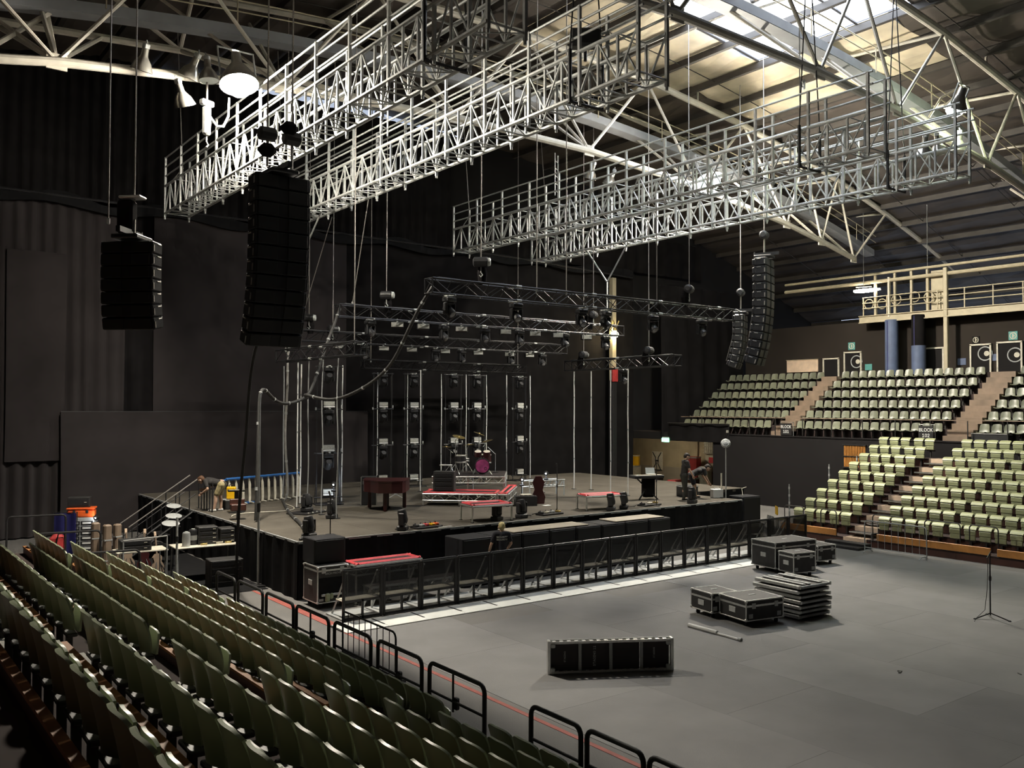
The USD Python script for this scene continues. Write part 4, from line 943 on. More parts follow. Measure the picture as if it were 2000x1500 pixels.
def bucket(label, group, loc, rotz, tilt):
    t = thing('bucket_seat', label, 'seat', loc, rotz, group)
    prof = [(-.40, .385), (-.36, .41), (-.22, .375), (-.08, .37), (.0, .42), (.035, .56), (.075, .70), (.10, .775), (.115, .77)]
    wd = [.17, .195, .205, .21, .215, .212, .20, .175, .165]
    P = np.zeros((7, 9, 3))
    for i, u in enumerate(np.linspace(-1, 1, 7)):
        for j in range(9):
            P[i, j] = (prof[j][0] - (.05*u*u if j > 4 else 0), wd[j]*u, prof[j][1] + (.035*u*u if j < 5 else -.02*u**4))
    obj('shell', MB().shell(P, .02), 'seat_bucket', t, smooth=50)
    obj('pedestal', MB().box((-.12, 0, .18), (.08, .08, .37)).box((-.12, 0, .345), (.2, .26, .03)), 'dark_bracket', t)
    return t
bseat = Repeat(bucket)
for k in range(6):
    x, z = 38.47+.8*k, 3.54+.52*k
    n = 13 if k not in (0,) else 12
    for i in range(n): bseat((x, 34.3-.5*i, z), 0, 'pale bucket seat, %s from the left end, %s row of the upper stand, left block' % (ORD[i], ORD[k]), 'bucket seats of the upper stand')
    for i in range(15):
        bseat((x, 26.8-.5*i, z), 0, 'pale bucket seat, %s from the left stairway, %s row of the upper stand, middle block' % (ORD[i], ORD[k]), 'bucket seats of the upper stand')
    i, y = 0, 17.8
    while y > 15.6 + .35*k:
        bseat((x, y, z), 0, 'pale bucket seat, %s from the right stairway, %s row of the upper stand, right block' % (ORD[i], ORD[k]), 'bucket seats of the upper stand'); i += 1; y -= .5

# ================================================================== rails and barriers
def loop_rail(pts_w, r=.035, rad=.12):
    """rounded inverted U in the xz-plane as points: (x0, x1, height)."""
    x0, x1, h = pts_w; a = [PI - PI/2*k/4 for k in range(5)]
    L = [(x0, 0, 0), (x0, 0, h-rad)] + [(x0+rad+rad*math.cos(q), 0, h-rad+rad*math.sin(q)) for q in a[1:]]
    R_ = [(x1-rad+rad*math.cos(q-PI/2), 0, h-rad+rad*math.sin(q-PI/2)) for q in a] + [(x1, 0, h-rad), (x1, 0, 0)]
    return L + R_
RAILS = [(5.1, 6.2), (6.25, 7.28), (7.36, 8.34), (8.44, 9.45), (10.5, 12.0), (12.2, 13.65), (13.87, 15.3), (15.5, 17.0), (17.1, 18.55), (18.7, 20.2), (20.35, 21.6)]
RNAME = ['nearest the camera', 'second from the camera', 'third from the camera', 'fourth from the camera, beside the gap', 'just beyond the gap, carrying a black box', 'second beyond the gap', 'beside the thin crowd barrier', 'fourth beyond the gap', 'fifth beyond the gap', 'sixth beyond the gap', 'farthest from the camera']
for (y0, y1), nm in zip(RAILS, RNAME):
    t = thing('handrail', 'black tubular handrail below the near stand, ' + nm, 'handrail', (7.47+BEND(y0), y0, .17), PI/2)
    L = y1-y0
    obj('top_tube', MB().path(loop_rail((0, L, .80)), .033, 10), 'black_paint', t, smooth=50)
    obj('mid_tube', MB().tube((0, 0, .36), (L, 0, .36), .022, 8), 'black_paint', t)
    for x in (0, L): obj('foot_plate', MB().box((x, 0, .008), (.11, .13, .016)), 'black_paint', t)
    if nm.startswith('just beyond') or nm.startswith('second beyond') or 'fourth beyond' in nm:
        obj('junction_box', MB().box((L*.52, -.03, .33), (.10, .07, .18), b=.015), 'black_plastic', t); obj('conduit', MB().tube((L*.55, 0, .2), (L*.55, 0, .8), .018, 6), 'black_paint', t)
def crowd_barrier(label, loc, rot, L, h, n, m):
    t = thing('crowd_barrier', label, 'barrier', loc, rot)
    obj('frame', MB().path(loop_rail((0, L, h)), .019, 8), m, t, smooth=50)
    obj('lower_rail', MB().tube((0, 0, .16), (L, 0, .16), .016, 6), m, t)
    for k in range(1, n): obj('bar', MB().tube((L*k/n, 0, .16), (L*k/n, 0, h), .009, 6), m, t)
    for x in (.12, L-.12): obj('foot', MB().path([(x, -.28, .01), (x, -.1, .09), (x, .1, .09), (x, .28, .01)], .016, 6), m, t)
    return t
crowd_barrier('dark thin-barred crowd barrier standing behind the near handrails', (7.95, 13.95, 0), PI/2, 2.1, .95, 9, 'black_metal')
crowd_barrier('grey thin-barred crowd barrier standing before the right-hand retractable seats', (28.35, 15.0, 0), PI/2, 2.2, 1.08, 9, 'grey_steel')
for i, (y0, y1) in enumerate(((20.35, 21.2), (18.95, 19.6), (16.3, 17.5), (14.4, 15.6), (13.2, 14.1))):
    t = thing('guard_rail', 'dark guard rail on the lowest right stand tier, %s from its left end' % ORD[i], 'handrail', (29.36, y0, .24), PI/2)
    obj('tube', MB().path(loop_rail((0, y1-y0, .95)), .02, 8), 'dark_bracket', t); obj('foot_plate', MB().box((0, 0, .01), (.09, .09, .02)).box((y1-y0, 0, .01), (.09, .09, .02)), 'dark_bracket', t)

# stage barricade: seventeen sections and the white floor track before it
BW = 1.05
def barricade(label, group, loc, rotz, tilt):
    t = thing('stage_barricade', label, 'barrier', loc, rotz, group)
    for x in (.035, BW-.035): obj('side_post', MB().box((x, 0, .6), (.06, .07, 1.2), b=.012), 'black_paint', t)
    obj('middle_post', MB().box((BW/2, 0, .24), (.045, .05, .46)), 'black_paint', t)
    obj('top_rail', MB().tube((.02, 0, 1.19), (BW-.02, 0, 1.19), .032, 8), 'black_metal', t)
    obj('panel', MB().box((BW/2, 0, .81), (BW-.12, .012, .72)), 'mesh_sheet', t, label='perforated black sheet')
    obj('cross_rail', MB().box((BW/2, 0, .44), (BW-.1, .05, .05)).box((BW/2, 0, .05), (BW-.1, .05, .06)), 'black_paint', t)
    obj('step_board', MB().box((BW/2, .33, .43), (BW-.16, .36, .03), b=.01), 'off_white', t, label='pale step board behind')
    for x in (.12, BW-.12):
        obj('brace', MB().tube((x, .04, 1.1), (x, .75, .06), .022, 6), 'grey_steel', t)
        obj('strut', MB().tube((x, .5, .42), (x, .78, .05), .018, 6), 'grey_steel', t)
    obj('floor_plate', MB().box((BW/2, .45, .02), (BW-.06, .95, .03), b=.008), 'grey_steel', t)
    return t
barr = Repeat(barricade)
for i in range(17): barr((9.3+1.06*i, 18.82, 0), 0, 'black steel barricade section before the stage, %s from the left' % ORD[i], 'stage barricade sections')
wt = thing('floor_track', 'white floor panels laid along the front of the barricade', 'floor panel', (8.9, 18.2, 0))
for i in range(14):
    obj('panel', MB().box((.53+1.06*i, 0, .012), (1.05, .84, .024), b=.006), 'white_vinyl', wt)
    obj('shadow_gap', MB().box((1.06*i, .1, .016), (.05, .6, .024)), 'black_paint', wt, label='black joint bar')
pl = thing('floor_line', 'red line painted along the hall floor beside the near handrails', 'line', (8.93, 13.0, 0)); obj('paint', MB().box((0, 0, .003), (.09, 26, .006)), 'red_line', pl)
pl = thing('floor_tape', 'scuffed red floor marking near the left front corner of the stage', 'line', (9.0, 20.4, 0)); obj('paint', MB().box((0, 0, .006), (.26, 3.6, .008)), 'red_line', pl)

# ================================================================== road cases, decks and other things on the hall floor
def road_case(label, loc, rot, w, d, h, lid=.35, casters=True, m='case_black', text=None, tall_trim=True):
    """w along x, d along y; local origin at the floor under its middle."""
    t = thing('road_case', label, 'case', loc, rot); z0 = .13 if casters else .0; zl_ = z0+(h-z0)*(1-lid)
    obj('body', MB().box((0, 0, (z0+zl_)/2), (w, d, zl_-z0-.01)), m, t)
    l = obj('lid', MB().box((0, 0, (zl_+h)/2), (w, d, h-zl_-.01)), m, t)
    e = MB(); b = .03
    for z in (z0+.012, h-.012):
        for s in (-1, 1): e.box((0, s*(d/2-.008), z), (w+.012, b, b), b=.006).box((s*(w/2-.008), 0, z), (b, d+.012, b), b=.006)
    for sx_ in (-1, 1):
        for sy in (-1, 1): e.box((sx_*(w/2-.008), sy*(d/2-.008), (z0+h)/2), (b, b, h-z0), b=.006)
    obj('edge_trim', e, 'aluminium', t)
    lt = MB()
    for s in (-1, 1): lt.box((0, s*(d/2+.002), zl_), (w+.006, .01, .045)).box((s*(w/2+.002), 0, zl_), (.01, d+.006, .045))
    obj('lid_trim', lt, 'aluminium', t)
    for sx_ in (-1, 1):
        for sy in (-1, 1):
            for z in (z0+.03, h-.03): obj('corner', MB().box((sx_*(w/2-.01), sy*(d/2-.01), z), (.07, .07, .07), b=.022), 'aluminium', t)
            if casters:
                c = (sx_*(w/2-.12), sy*(d/2-.12))
                obj('caster', MB().lathe([(0, -.02), (.05, -.02), (.05, .02), (0, .02)], n=12, R=rx(PI/2), c=(*c, .05)).box((*c, .11), (.08, .08, .04)), 'rubber', t)
    for s in (-.3, .3):
        obj('latch', MB().box((s*w, -d/2-.006, zl_), (.11, .02, .13), b=.006), 'galvanised', t)
    for s in (-1, 1): obj('handle', MB().box((s*(w/2+.005), 0, z0+(zl_-z0)*.6), (.02, .22, .13), b=.006), 'galvanised', t)
    obj('label_plate', MB().box((-w*.38, -d/2-.004, z0+.11), (.12, .008, .1)).box((w*.38, -d/2-.004, z0+.11), (.12, .008, .1)), 'grey_steel', t)
    obj('lid_sticker', MB().box((.05*w, .05*d, h+.002), (.2, .06, .004)), 'grey_steel', t)
    return t
c1 = road_case('wide black road case with aluminium edges, front one of the pair', (17.05, 13.25, 0), -.18, 1.12, .92, .60, .28)
road_case('lower black road case half hidden behind the wide one', (16.85, 14.2, 0), -.18, .75, .78, .60, .30)
road_case('large grey-topped road case near the right end of the barricade', (23.35, 16.9, 0), -.15, 1.7, 1.0, .92, .2)
road_case('small black road case with silver edges in front of the large grey-topped one', (22.75, 16.0, 0), -.2, .85, .62, .72, .2)
road_case('black road case with pale items on its lid, right of the large one', (25.1, 16.95, 0), -.15, .8, .9, .62, .25)
dk = [(18.45, 13.1)]
for k in range(7):
    t = thing('staging_deck', 'folded aluminium-edged staging deck, %s from the bottom of the stack' % ORD[k], 'deck', (18.5+.03*math.sin(k*2.2), 13.15+.03*math.cos(k*1.3), .03+.115*k), -.06+.02*math.sin(k*3.1)+PI/2, 'stack of staging decks')
    obj('board', MB().box((0, 0, .055), (1.25, 1.05, .05)), 'deck_ply', t)
    for s in (-1, 1):
        obj('edge_rail', MB().box((0, s*.55, .055), (1.36, .07, .085), b=.015), 'aluminium', t)
        obj('end_rail', MB().box((s*.65, 0, .05), (.06, 1.04, .06), b=.012), 'grey_steel', t)
    if k == 6:
        for y in (-.25, .15, .34): obj('folded_leg', MB().box((0, y, .105), (1.25, .09, .03), b=.01), 'white_plastic', t)
        obj('strap', MB().box((.1, 0, .125), (.3, .12, .03), b=.01), 'black_cloth', t)
    else:
        obj('folded_leg', MB().box((0, .3, .095), (1.1, .07, .03)).box((0, -.3, .095), (1.1, .07, .03)), 'black_metal', t)
obj('skid', MB().box((0, .4, -.0), (1.2, .1, .05)).box((0, -.4, -.0), (1.2, .1, .05)), 'grey_steel', stage.GetPrimAtPath('/World/staging_deck'))
# the deck standing on its long edge
t = thing('staging_deck', 'staging deck standing on its long edge on the open floor, black underside in four panels', 'deck', (11.62, 12.27, 0), math.atan2(11.68-12.87, 12.64-10.6))
L, H_ = 2.36, .62
for k in range(4): obj('panel', MB().box((-L/2+.035+(L-.07)*(k+.5)/4, .05, H_/2), ((L-.07)/4-.02, .03, H_-.1)), 'deck_ply', t)
for z in (.035, H_-.035):
    obj('long_rail', MB().box((0, -.035, z), (L, .03, .05), b=.008), 'aluminium', t); obj('long_rail', MB().box((0, .10, z), (L, .03, .05), b=.008), 'aluminium', t)
    for k in range(16): obj('rail_tie', MB().box((-L/2+.1+k*L/16.6, .033, z), (.07, .12, .03), R=None), 'aluminium', t)
for x in (-L/2, L/2): obj('end_rail', MB().box((x, .03, H_/2), (.06, .16, H_), b=.01), 'aluminium', t)
for k in (1, 2, 3): obj('cross_rail', MB().box((-L/2+L*k/4, -.0, H_/2), (.06, .05, H_-.06), b=.01), 'grey_steel', t)
for x in (-L/2+.07, L/2-.07):
    for z in (.08, H_-.08): obj('corner_socket', MB().box((x, -.02, z), (.09, .08, .09), b=.015), 'galvanised', t)
def vtext(txt, h, x, z, bold=True):
    m = meshkit.text_mesh(txt, h, .003, bold); v = np.array(m.vertices); v[:, 0] -= (v[:, 0].max()+v[:, 0].min())/2
    v2 = np.stack([x - v[:, 1], np.full(len(v), .028) - v[:, 2], z + v[:, 0]*1.0], 1)
    return MB().add(v2, m.faces)
for k, s, h, dz in ((0, 'STAGING', .032, 0), (1, 'STAGING 11', .045, 0), (3, 'STAGING', .032, .03)):
    obj('stencil', vtext(s, h, -L/2+.035+(L-.07)*(k+.5)/4, H_/2+dz), 'grey_steel', t, label='faint stencilled lettering')
t = thing('white_pole', 'white plastic pole lying on the floor in front of the wide road case', 'pole', (15.4, 12.98, 0), math.atan2(-1.33, -.05))
obj('tube', MB().tube((-.75, 0, .045), (.1, 0, .045), .045, 10), 'white_plastic', t); obj('thin_end', MB().tube((-.0, .0, .03), (.72, 0, .03), .028, 8), 'white_plastic', t); obj('ring', MB().tube((.70, 0, .035), (.78, 0, .035), .04, 10), 'grey_steel', t)
t = thing('floor_sticker', 'pale round sticker on the open floor right of the standing deck', 'sticker', (13.74, 9.82, 0)); obj('disc', MB().lathe([(0, .004), (.10, .004), (.105, 0)], n=14), 'off_white', t)
t = thing('paper_scrap', 'small dark scrap lying on the floor seam at the right', 'scrap', (16.0, 9.0, 0), .3); obj('scrap', MB().box((0, 0, .012), (.16, .04, .02), b=.005).box((.05, .03, .012), (.05, .06, .02), b=.004), 'black_plastic', t)
t = thing('paper_scrap', 'tiny dark scrap lying on the floor below the tall microphone stand', 'scrap', (17.7, 7.6, 0), .9); obj('scrap', MB().box((0, 0, .01), (.11, .03, .016), b=.004), 'black_plastic', t)
for k, (x, y, a_, L_, w_) in enumerate(((13.6, 8.6, .0, 6.0, 2.0),)): pass
ms = thing('microphone_stand', 'black tripod boom stand alone on the open floor at the right', 'microphone stand', (21.8, 10.0, 0), .2)
for k in range(3):
    a_ = k*2*PI/3+.4; obj('leg', MB().tube((0, 0, .13), (.42*math.cos(a_), .42*math.sin(a_), .015), .014, 6), 'black_metal', ms); obj('leg_foot', MB().box((.42*math.cos(a_), .42*math.sin(a_), .015), (.06, .06, .03), b=.01), 'rubber', ms)
obj('pole', MB().tube((0, 0, .08), (0, 0, 1.55), .016, 8), 'black_metal', ms); obj('clutch', MB().lathe([(.022, -.06), (.03, -.03), (.03, .03), (.022, .06)], n=10, c=(0, 0, .95)), 'black_plastic', ms)
obj('boom', MB().tube((-.28, .0, 1.46), (.12, 0, 1.58), .012, 6), 'black_metal', ms); obj('lead', MB().path([(-.22, 0, 1.46), (-.10, .02, 1.2), (-.06, .05, .7), (-.07, .1, .2), (-.3, .25, .01), (-.6, .2, .01)], .007, 5), 'cable', ms)

# loudspeakers, steps and cases along the front of the stage
def subs(label, x, w=1.02):
    t = thing('subwoofer', label, 'loudspeaker', (x, 20.75, 0))
    for k in range(2):
        z = .02+.67*k; c = obj('cabinet', MB().box((0, 0, z+.33), (w, .9, .655), b=.02), 'speaker_box', t)
        obj('grille', MB().box((0, -.455, z+.33), (w-.1, .02, .56), b=.01), 'grille', c); obj('rim', MB().box((-w/2+.02, -.2, z+.33), (.05, .06, .56)), 'black_metal', c)
    return t
for i in range(8): subs('black subwoofer stack before the stage, %s from the left' % ORD[i], 14.15+1.04*i)
t = thing('cover_board', 'grey board lying on top of the subwoofers, left of the gap', 'board', (16.9, 20.75, 1.355)); obj('board', MB().box((0, 0, .02), (2.9, .8, .035), b=.01), 'grey_box', t)
t = thing('cover_board', 'long grey board lying on top of the subwoofers at the right', 'board', (20.6, 20.75, 1.355)); obj('board', MB().box((0, 0, .02), (2.2, .8, .035), b=.01), 'grey_box', t)
platform('low step platform with a red edge standing before the stage, left', [(10.35, 20.2), (12.28, 20.2), (12.28, 20.85), (10.35, 20.85)], 0, 1.0, trim_m='red_edge', truss=True, top_m='deck_ply')
platform('lower step platform below the red-edged one before the stage', [(10.55, 19.75), (13.2, 19.75), (13.2, 20.15), (10.55, 20.15)], 0, .52, truss=True, top_m='deck_ply')
c = road_case('tall open road case lettered on its lid, under the front left loudspeaker', (9.78, 20.72, 0), 0, .82, .82, 1.04, .12)
obj('open_bay', MB().box((0, -.415, .38), (.66, .02, .03)).box((0, -.418, .5), (.74, .01, .5)), 'black_skirt', c); obj('shelf_edge', MB().box((0.02, -.43, .33), (.66, .03, .06), b=.008), 'galvanised', c)
obj('rag', MB().box((-.16, -.46, .27), (.13, .06, .22), b=.04).box((-.05, -.45, .3), (.1, .06, .15), b=.035), 'paper_green', c, label='crumpled pale green cloth')
m = meshkit.text_mesh('ARCH PROVE', .05, .003, True); v = np.array(m.vertices); obj('lettering', MB().add(np.stack([v[:, 0]-.22, np.full(len(v), -.425)-v[:, 2], v[:, 1]+.83], 1), m.faces), 'grey_steel', c, label='small grey lettering')
t = thing('loudspeaker', 'black loudspeaker standing on the tall road case at the left stage corner', 'loudspeaker', (9.86, 21.0, 1.045))
obj('cabinet', MB().box((0, 0, .31), (.86, .7, .62), b=.02), 'speaker_box', t); obj('grille', MB().box((0, -.355, .31), (.78, .02, .54), b=.01), 'grille', t)
c = road_case('low road case with silver edges under the right front loudspeaker', (28.0, 22.0, 0), -.1, 1.2, .8, .52, .2)
t = thing('loudspeaker', 'black loudspeaker standing on the low road case at the right stage corner', 'loudspeaker', (28.0, 22.05, .53), -.1)
obj('cabinet', MB().box((0, 0, .52), (.95, .75, 1.04), b=.02), 'speaker_box', t); obj('grille', MB().box((0, -.38, .52), (.86, .02, .94), b=.01), 'grille', t); obj('lead', MB().path([(-.1, 0, 1.05), (-.05, .1, 1.3), (.2, .1, 1.35)], .015, 5), 'off_white', t)
t = thing('cable_drum', 'coil of black cable leaning by the right front loudspeaker', 'cable', (29.4, 21.9, 0), .6)
for k in range(6): obj('coil', MB().path([((.30+.012*k)*math.cos(a_), -.12+.045*k, .36+(.30+.012*k)*math.sin(a_)) for a_ in np.linspace(0, 2*PI, 20)[:-1]], .02, 6, closed=True), 'cable', t)
t = thing('cable_bag', 'red bag on a stand behind the right front loudspeaker', 'bag', (28.95, 22.6, 0), .2); obj('bag', MB().lathe([(0, 1.48), (.12, 1.45), (.17, 1.38), (.15, 1.3), (0, 1.27)], n=12), 'red_cloth', t); obj('stand', MB().tube((0, 0, 0), (0, 0, 1.3), .03, 7).box((0, 0, .02), (.4, .4, .04)), 'black_metal', t)
t = thing('chair', 'dark folding chair with a yellowish back beside the right stand', 'chair', (30.4, 22.1, 0), 2.4)
obj('seat', MB().box((0, 0, .48), (.42, .42, .05), b=.02), 'brass', t); obj('backrest', MB().box((.2, 0, .82), (.05, .4, .35), b=.02), 'yellow_plastic', t)
for sx_ in (-.18, .18):
    for sy in (-.18, .18): obj('leg', MB().tube((sx_, sy, 0), (sx_, sy, .47), .015, 6), 'black_metal', t)
for i, (x, y, h) in enumerate(((30.5, 21.8, 1.9), (33.2, 21.75, 2.6), (35.2, 21.7, 2.9))):
    t = thing('stand_post', 'pale striped upright at the end of the retractable stand, %s from the front' % ORD[i], 'post', (x, y, 0)); obj('tube', MB().tube((0, 0, 0), (0, 0, h), .03, 7), 'grey_steel', t)
    for k in range(4): obj('band', MB().tube((0, 0, h-.2-.3*k), (0, 0, h-.1-.3*k), .034, 7), 'white_plastic', t)
t = thing('wall_vent', 'orange slatted louvre set high in the wall behind the pale green seats', 'vent', (37.45, 23.2, 2.2), 0)
for k in range(14): obj('slat', MB().box((0, -.52+.08*k, .52), (.04, .05, 1.0), b=.01), 'orange_board', t)
obj('frame', MB().box((-.01, 0, .52), (.06, 1.2, .04)).box((-.01, 0, 1.06), (.06, 1.2, .06)).box((-.01, 0, .0), (.06, 1.2, .06)), 'black_paint', t)

# signs of the seat blocks
def block_sign(label, x, y, z, num):
    t = thing('block_sign', label, 'sign', (x, y, z), -PI/2)
    obj('board', MB().box((0, 0, .3), (.66, .03, .6), b=.01), 'black_paint', t)
    for txt, zz in (('BLOCK', .36), (num, .12)):
        m = meshkit.text_mesh(txt, .145, .004, True); v = np.array(m.vertices); v[:, 0] -= (v[:, 0].max()+v[:, 0].min())/2
        obj('lettering', MB().add(np.stack([v[:, 0]*.92, -.016-v[:, 2], v[:, 1]+zz], 1), m.faces), 'white_plastic', t, label='white lettering')
    obj('bracket', MB().path([(-.36, .08, -.1), (-.36, .08, .66), (.36, .08, .66), (.36, .08, -.1)], .02, 6), 'aluminium', t)
    return t
block_sign('black BLOCK 102 sign on the front of the upper stand at the right', 37.55, 19.85, 3.6, '102')
block_sign('black BLOCK 101 sign on the front of the upper stand at the left', 37.55, 27.0, 3.6, '101')
fr = thing('front_rail', 'thin rail along the front of the upper stand', 'handrail', (37.62, 21, 3.6))
obj('rail', MB().box((0, 0, .86), (.05, 26, .035)), 'timber_step', fr)
for y in np.arange(-12.5, 13, 1.6): obj('post', MB().box((0, y, .43), (.035, .035, .86)), 'dark_bracket', fr)
t = thing('camera_box', 'black box with bright edges at the foot of the right upper stairway', 'box', (38.0, 17.3, 3.56)); obj('box', MB().box((0, 0, .2), (.4, 1.5, .3), b=.02), 'black_plastic', t); obj('edge', MB().box((-.2, 0, .36), (.04, 1.5, .04)).box((-.2, 0, .03), (.04, 1.5, .04)), 'aluminium', t)

# doorways, exit signs, columns and the gallery at the top of the right stand
def doorway(n, y, z0, w, h, kind, mark=True):
    t = thing('door_%d' % n, None, None, (44.58, y, z0), -PI/2, kind='structure')
    obj('door_leaf', MB().box((0, -.03, h/2), (w, .04, h)), 'wall_charcoal', t)
    obj('frame', MB().box((-w/2, -.06, h/2), (.08, .09, h)).box((w/2, -.06, h/2), (.08, .09, h)).box((0, -.06, h), (w+.08, .09, .08)), 'off_white', t)
    if mark:
        obj('ring', MB().lathe([(.30, 0), (.33, .01), (.36, 0)], n=24, R=rx(PI/2), c=(w*.22, -.06, h*.68)), 'grey_steel', t); obj('disc', MB().lathe([(0, .012), (.12, .008), (.13, 0)], n=16, R=rx(PI/2), c=(w*.3, -.06, h*.68)), 'off_white', t)
doorway(1, 29.0, 6.2, .95, 1.55, 0, False); doorway(2, 27.65, 6.4, 1.0, 1.65, 0); doorway(3, 23.4, 6.7, 1.6, 1.35, 0, False); doorway(4, 20.75, 6.7, .95, 1.4, 0); doorway(5, 19.4, 6.2, 1.1, 1.95, 0)
def round_sign(label, y, z, m='teal_sign', s=.42):
    t = thing('exit_sign', label, 'sign', (44.58, y, z), -PI/2)
    obj('panel', MB().box((0, 0, 0), (s, .04, s), b=.012), m, t); obj('ring', MB().lathe([(s*.30, 0), (s*.36, .012), (s*.40, 0)], n=20, R=rx(PI/2), c=(0, -.02, 0)), 'off_white', t); obj('figure', MB().box((0, -.03, 0), (.05, .012, .2), b=.005).box((.03, -.03, .0), (.1, .012, .04), b=.004), 'off_white', t)
round_sign('square teal sign with a ring above the left upper doorway', 27.75, 8.4); round_sign('square teal sign with a ring above the rightmost doorway', 19.25, 8.45)
round_sign('dim round sign above the doorway right of the cream column', 21.0, 8.35, 'wall_charcoal', .36)
for lab, y, z, m in [('small plain teal sign right of the left doorway', 26.75, 7.2, 'teal_sign'), ('small dark teal sign beside the cream column', 21.7, 7.3, 'blue_vinyl'), ('small dark blue sign left of the rightmost doorway', 20.05, 7.45, 'blue_vinyl')]:
    t = thing('wall_sign', lab, 'sign', (44.585, y, z), -PI/2); obj('panel', MB().box((0, 0, 0), (.42, .03, .34), b=.01), m, t)
for i, (y, z1, lab) in enumerate(((24.9, 9.55, 'tall blue vinyl-wrapped round column, the left one'), (23.45, 9.7, 'tall dark blue vinyl-wrapped round column, the right one'))):
    t = thing('column', lab, 'column', (43.7, y, 6.14)); obj('wrap', MB().lathe([(0, 0), (.33, 0), (.33, z1-6.14), (.30, z1-6.1), (0, z1-6.1)], n=28), 'blue_vinyl' if i == 0 else 'black_cloth', t, smooth=40)
    obj('seam', MB().box((-.325, .05, (z1-6.14)/2), (.02, .04, z1-6.2)), 'deep_blue', t)
    if i: obj('lower_wrap', MB().lathe([(.34, 0), (.345, .02), (.345, 2.0), (.34, 2.02)], n=28), 'blue_vinyl', t, label='paler blue lower wrap', smooth=40)
t = thing('steel_column', 'slim cream steel column at the top of the right stand', 'column', (43.75, 22.05, 6.14)); obj('shaft', MB().box((0, 0, 2.9), (.2, .2, 5.9), b=.02), 'cream_steel', t); obj('base_plate', MB().box((0, 0, .02), (.36, .36, .04)), 'cream_steel', t)
t = thing('notice_board', 'blank tan panel fixed above the upper seats at the left', 'panel', (44.55, 30.9, 7.05), -PI/2); obj('board', MB().box((0, 0, .35), (2.1, .08, .72), b=.02), 'tan_board', t); obj('edge', MB().box((0, -.03, .72), (2.14, .1, .03)), 'cream_steel', t)
g = thing('gallery', 'cream gallery deck with railings along the top of the right stand', 'gallery', (43.8, 18.0, 9.7))
obj('deck', MB().box((2.6, -8, .1), (5.3, 33.4, .12)), 'wall_brown', g)
obj('edge_beam', MB().box((0, -8, .02), (.16, 33.5, .34)).box((-.05, -8, .2), (.24, 33.5, .04)).box((-.05, -8, -.16), (.24, 33.5, .04)), 'cream_steel', g)
for z in (.62, .9, 1.2): obj('rail', MB().tube((0, 8.6, z), (0, -20, z), .03, 6), 'cream_steel', g)
for y in np.arange(8.55, -4, -1.35): obj('post', MB().box((0, y, .7), (.05, .05, 1.05)), 'cream_steel', g)
for y in (7.9, 6.8, 5.9, 5.05): obj('stanchion', MB().box((.1, y, 1.2), (.12, .12, 2.3)), 'cream_steel', g)
obj('lit_post', MB().box((-.04, 7.05, 1.1), (.14, .1, 2.1)), 'off_white', g); obj('wide_post', MB().box((.4, 4.6, 1.1), (.3, .7, 2.3)), 'cream_steel', g)
for y, z in ((8.3, .85), (7.55, .8), (6.75, .95), (5.75, 1.0), (5.0, .9)):
    obj('ring', MB().path([(.12, y+.26*math.cos(a_), z+.26*math.sin(a_)) for a_ in np.linspace(0, 2*PI, 18)[:-1]], .03, 6, closed=True), 'cream_steel', g)
for i, (z, r) in enumerate(((12.12, .07), (11.7, .10))):
    t = thing('roof_pipe', 'long horizontal pipe above the gallery, the %s of two' % ('upper thin one' if i == 0 else 'lower thick one'), 'pipe', (43.8, 18, z)); obj('pipe', MB().tube((0, 13.5, 0), (0, -12, 0), r, 8), 'cream_steel', t); obj('hanger', MB().tube((0, 5, 0), (0, 5, 3.2 if i == 0 else 3.5), .02, 5).tube((0, -3, 0), (0, -3, 3.4), .02, 5), 'grey_steel', t)
t = thing('tube_lamp', 'lit fluorescent lamp above the left end of the gallery', 'lamp', (43.6, 26.3, 11.25), .4); obj('tube', MB().path([(0, .6, 0), (0, .3, 0), (0, -.3, .02), (0, -.75, .05)], [.07, .12, .11, .05], 10), 'glow_tube', t, smooth=True); obj('bracket', MB().box((.05, .1, .22), (.1, .8, .05), b=.01).tube((.05, .1, .24), (.05, .1, 4.2), .015, 5), 'grey_steel', t)

# white column with a lamp behind the stage, and the lit way out
t = thing('steel_column', 'slim white column with a lamp halfway up, behind the right of the stage', 'column', (35.1, 36.9, 0)); obj('shaft', MB().box((0, 0, 9.45), (.30, .30, 5.9), b=.02), 'cream_steel', t); obj('lower_shaft', MB().box((0, 0, 3.25), (.34, .34, 6.5), b=.02), 'black_paint', t, label='black lower part')
obj('bracket', MB().path([(-.2, -.15, 9.7), (-.3, -.35, 9.9), (-.1, -.4, 9.5), (.1, -.4, 9.9)], .04, 6), 'brass', t); obj('red_box', MB().box((-.02, -.2, 6.8), (.42, .14, .75), b=.03), 'red_cloth', t, label='red box on the column')
t = thing('wall_lamp', 'lit yellowish lamp on the white column behind the stage', 'lamp', (34.95, 36.55, 9.12)); obj('bulb', MB().lathe([(0, -.2), (.16, -.14), (.22, 0), (.16, .12), (.08, .2), (0, .2)], n=16), 'glow_wall_lamp', t, smooth=True); obj('cap', MB().lathe([(.05, .42), (.09, .4), (.12, .2), (.10, .18)], n=12), 'brass', t); obj('arm', MB().tube((0, 0, .4), (.1, .25, .5), .03, 6), 'brass', t)
t = thing('exit_light', 'lit green exit light at the top of the loading bay opening', 'sign', (37.3, 34.9, 3.0), -PI/2); obj('panel', MB().box((0, 0, .12), (.56, .08, .22), b=.02), 'glow_exit', t); obj('housing', MB().box((0, .03, .26), (.5, .1, .05), b=.01), 'white_plastic', t)

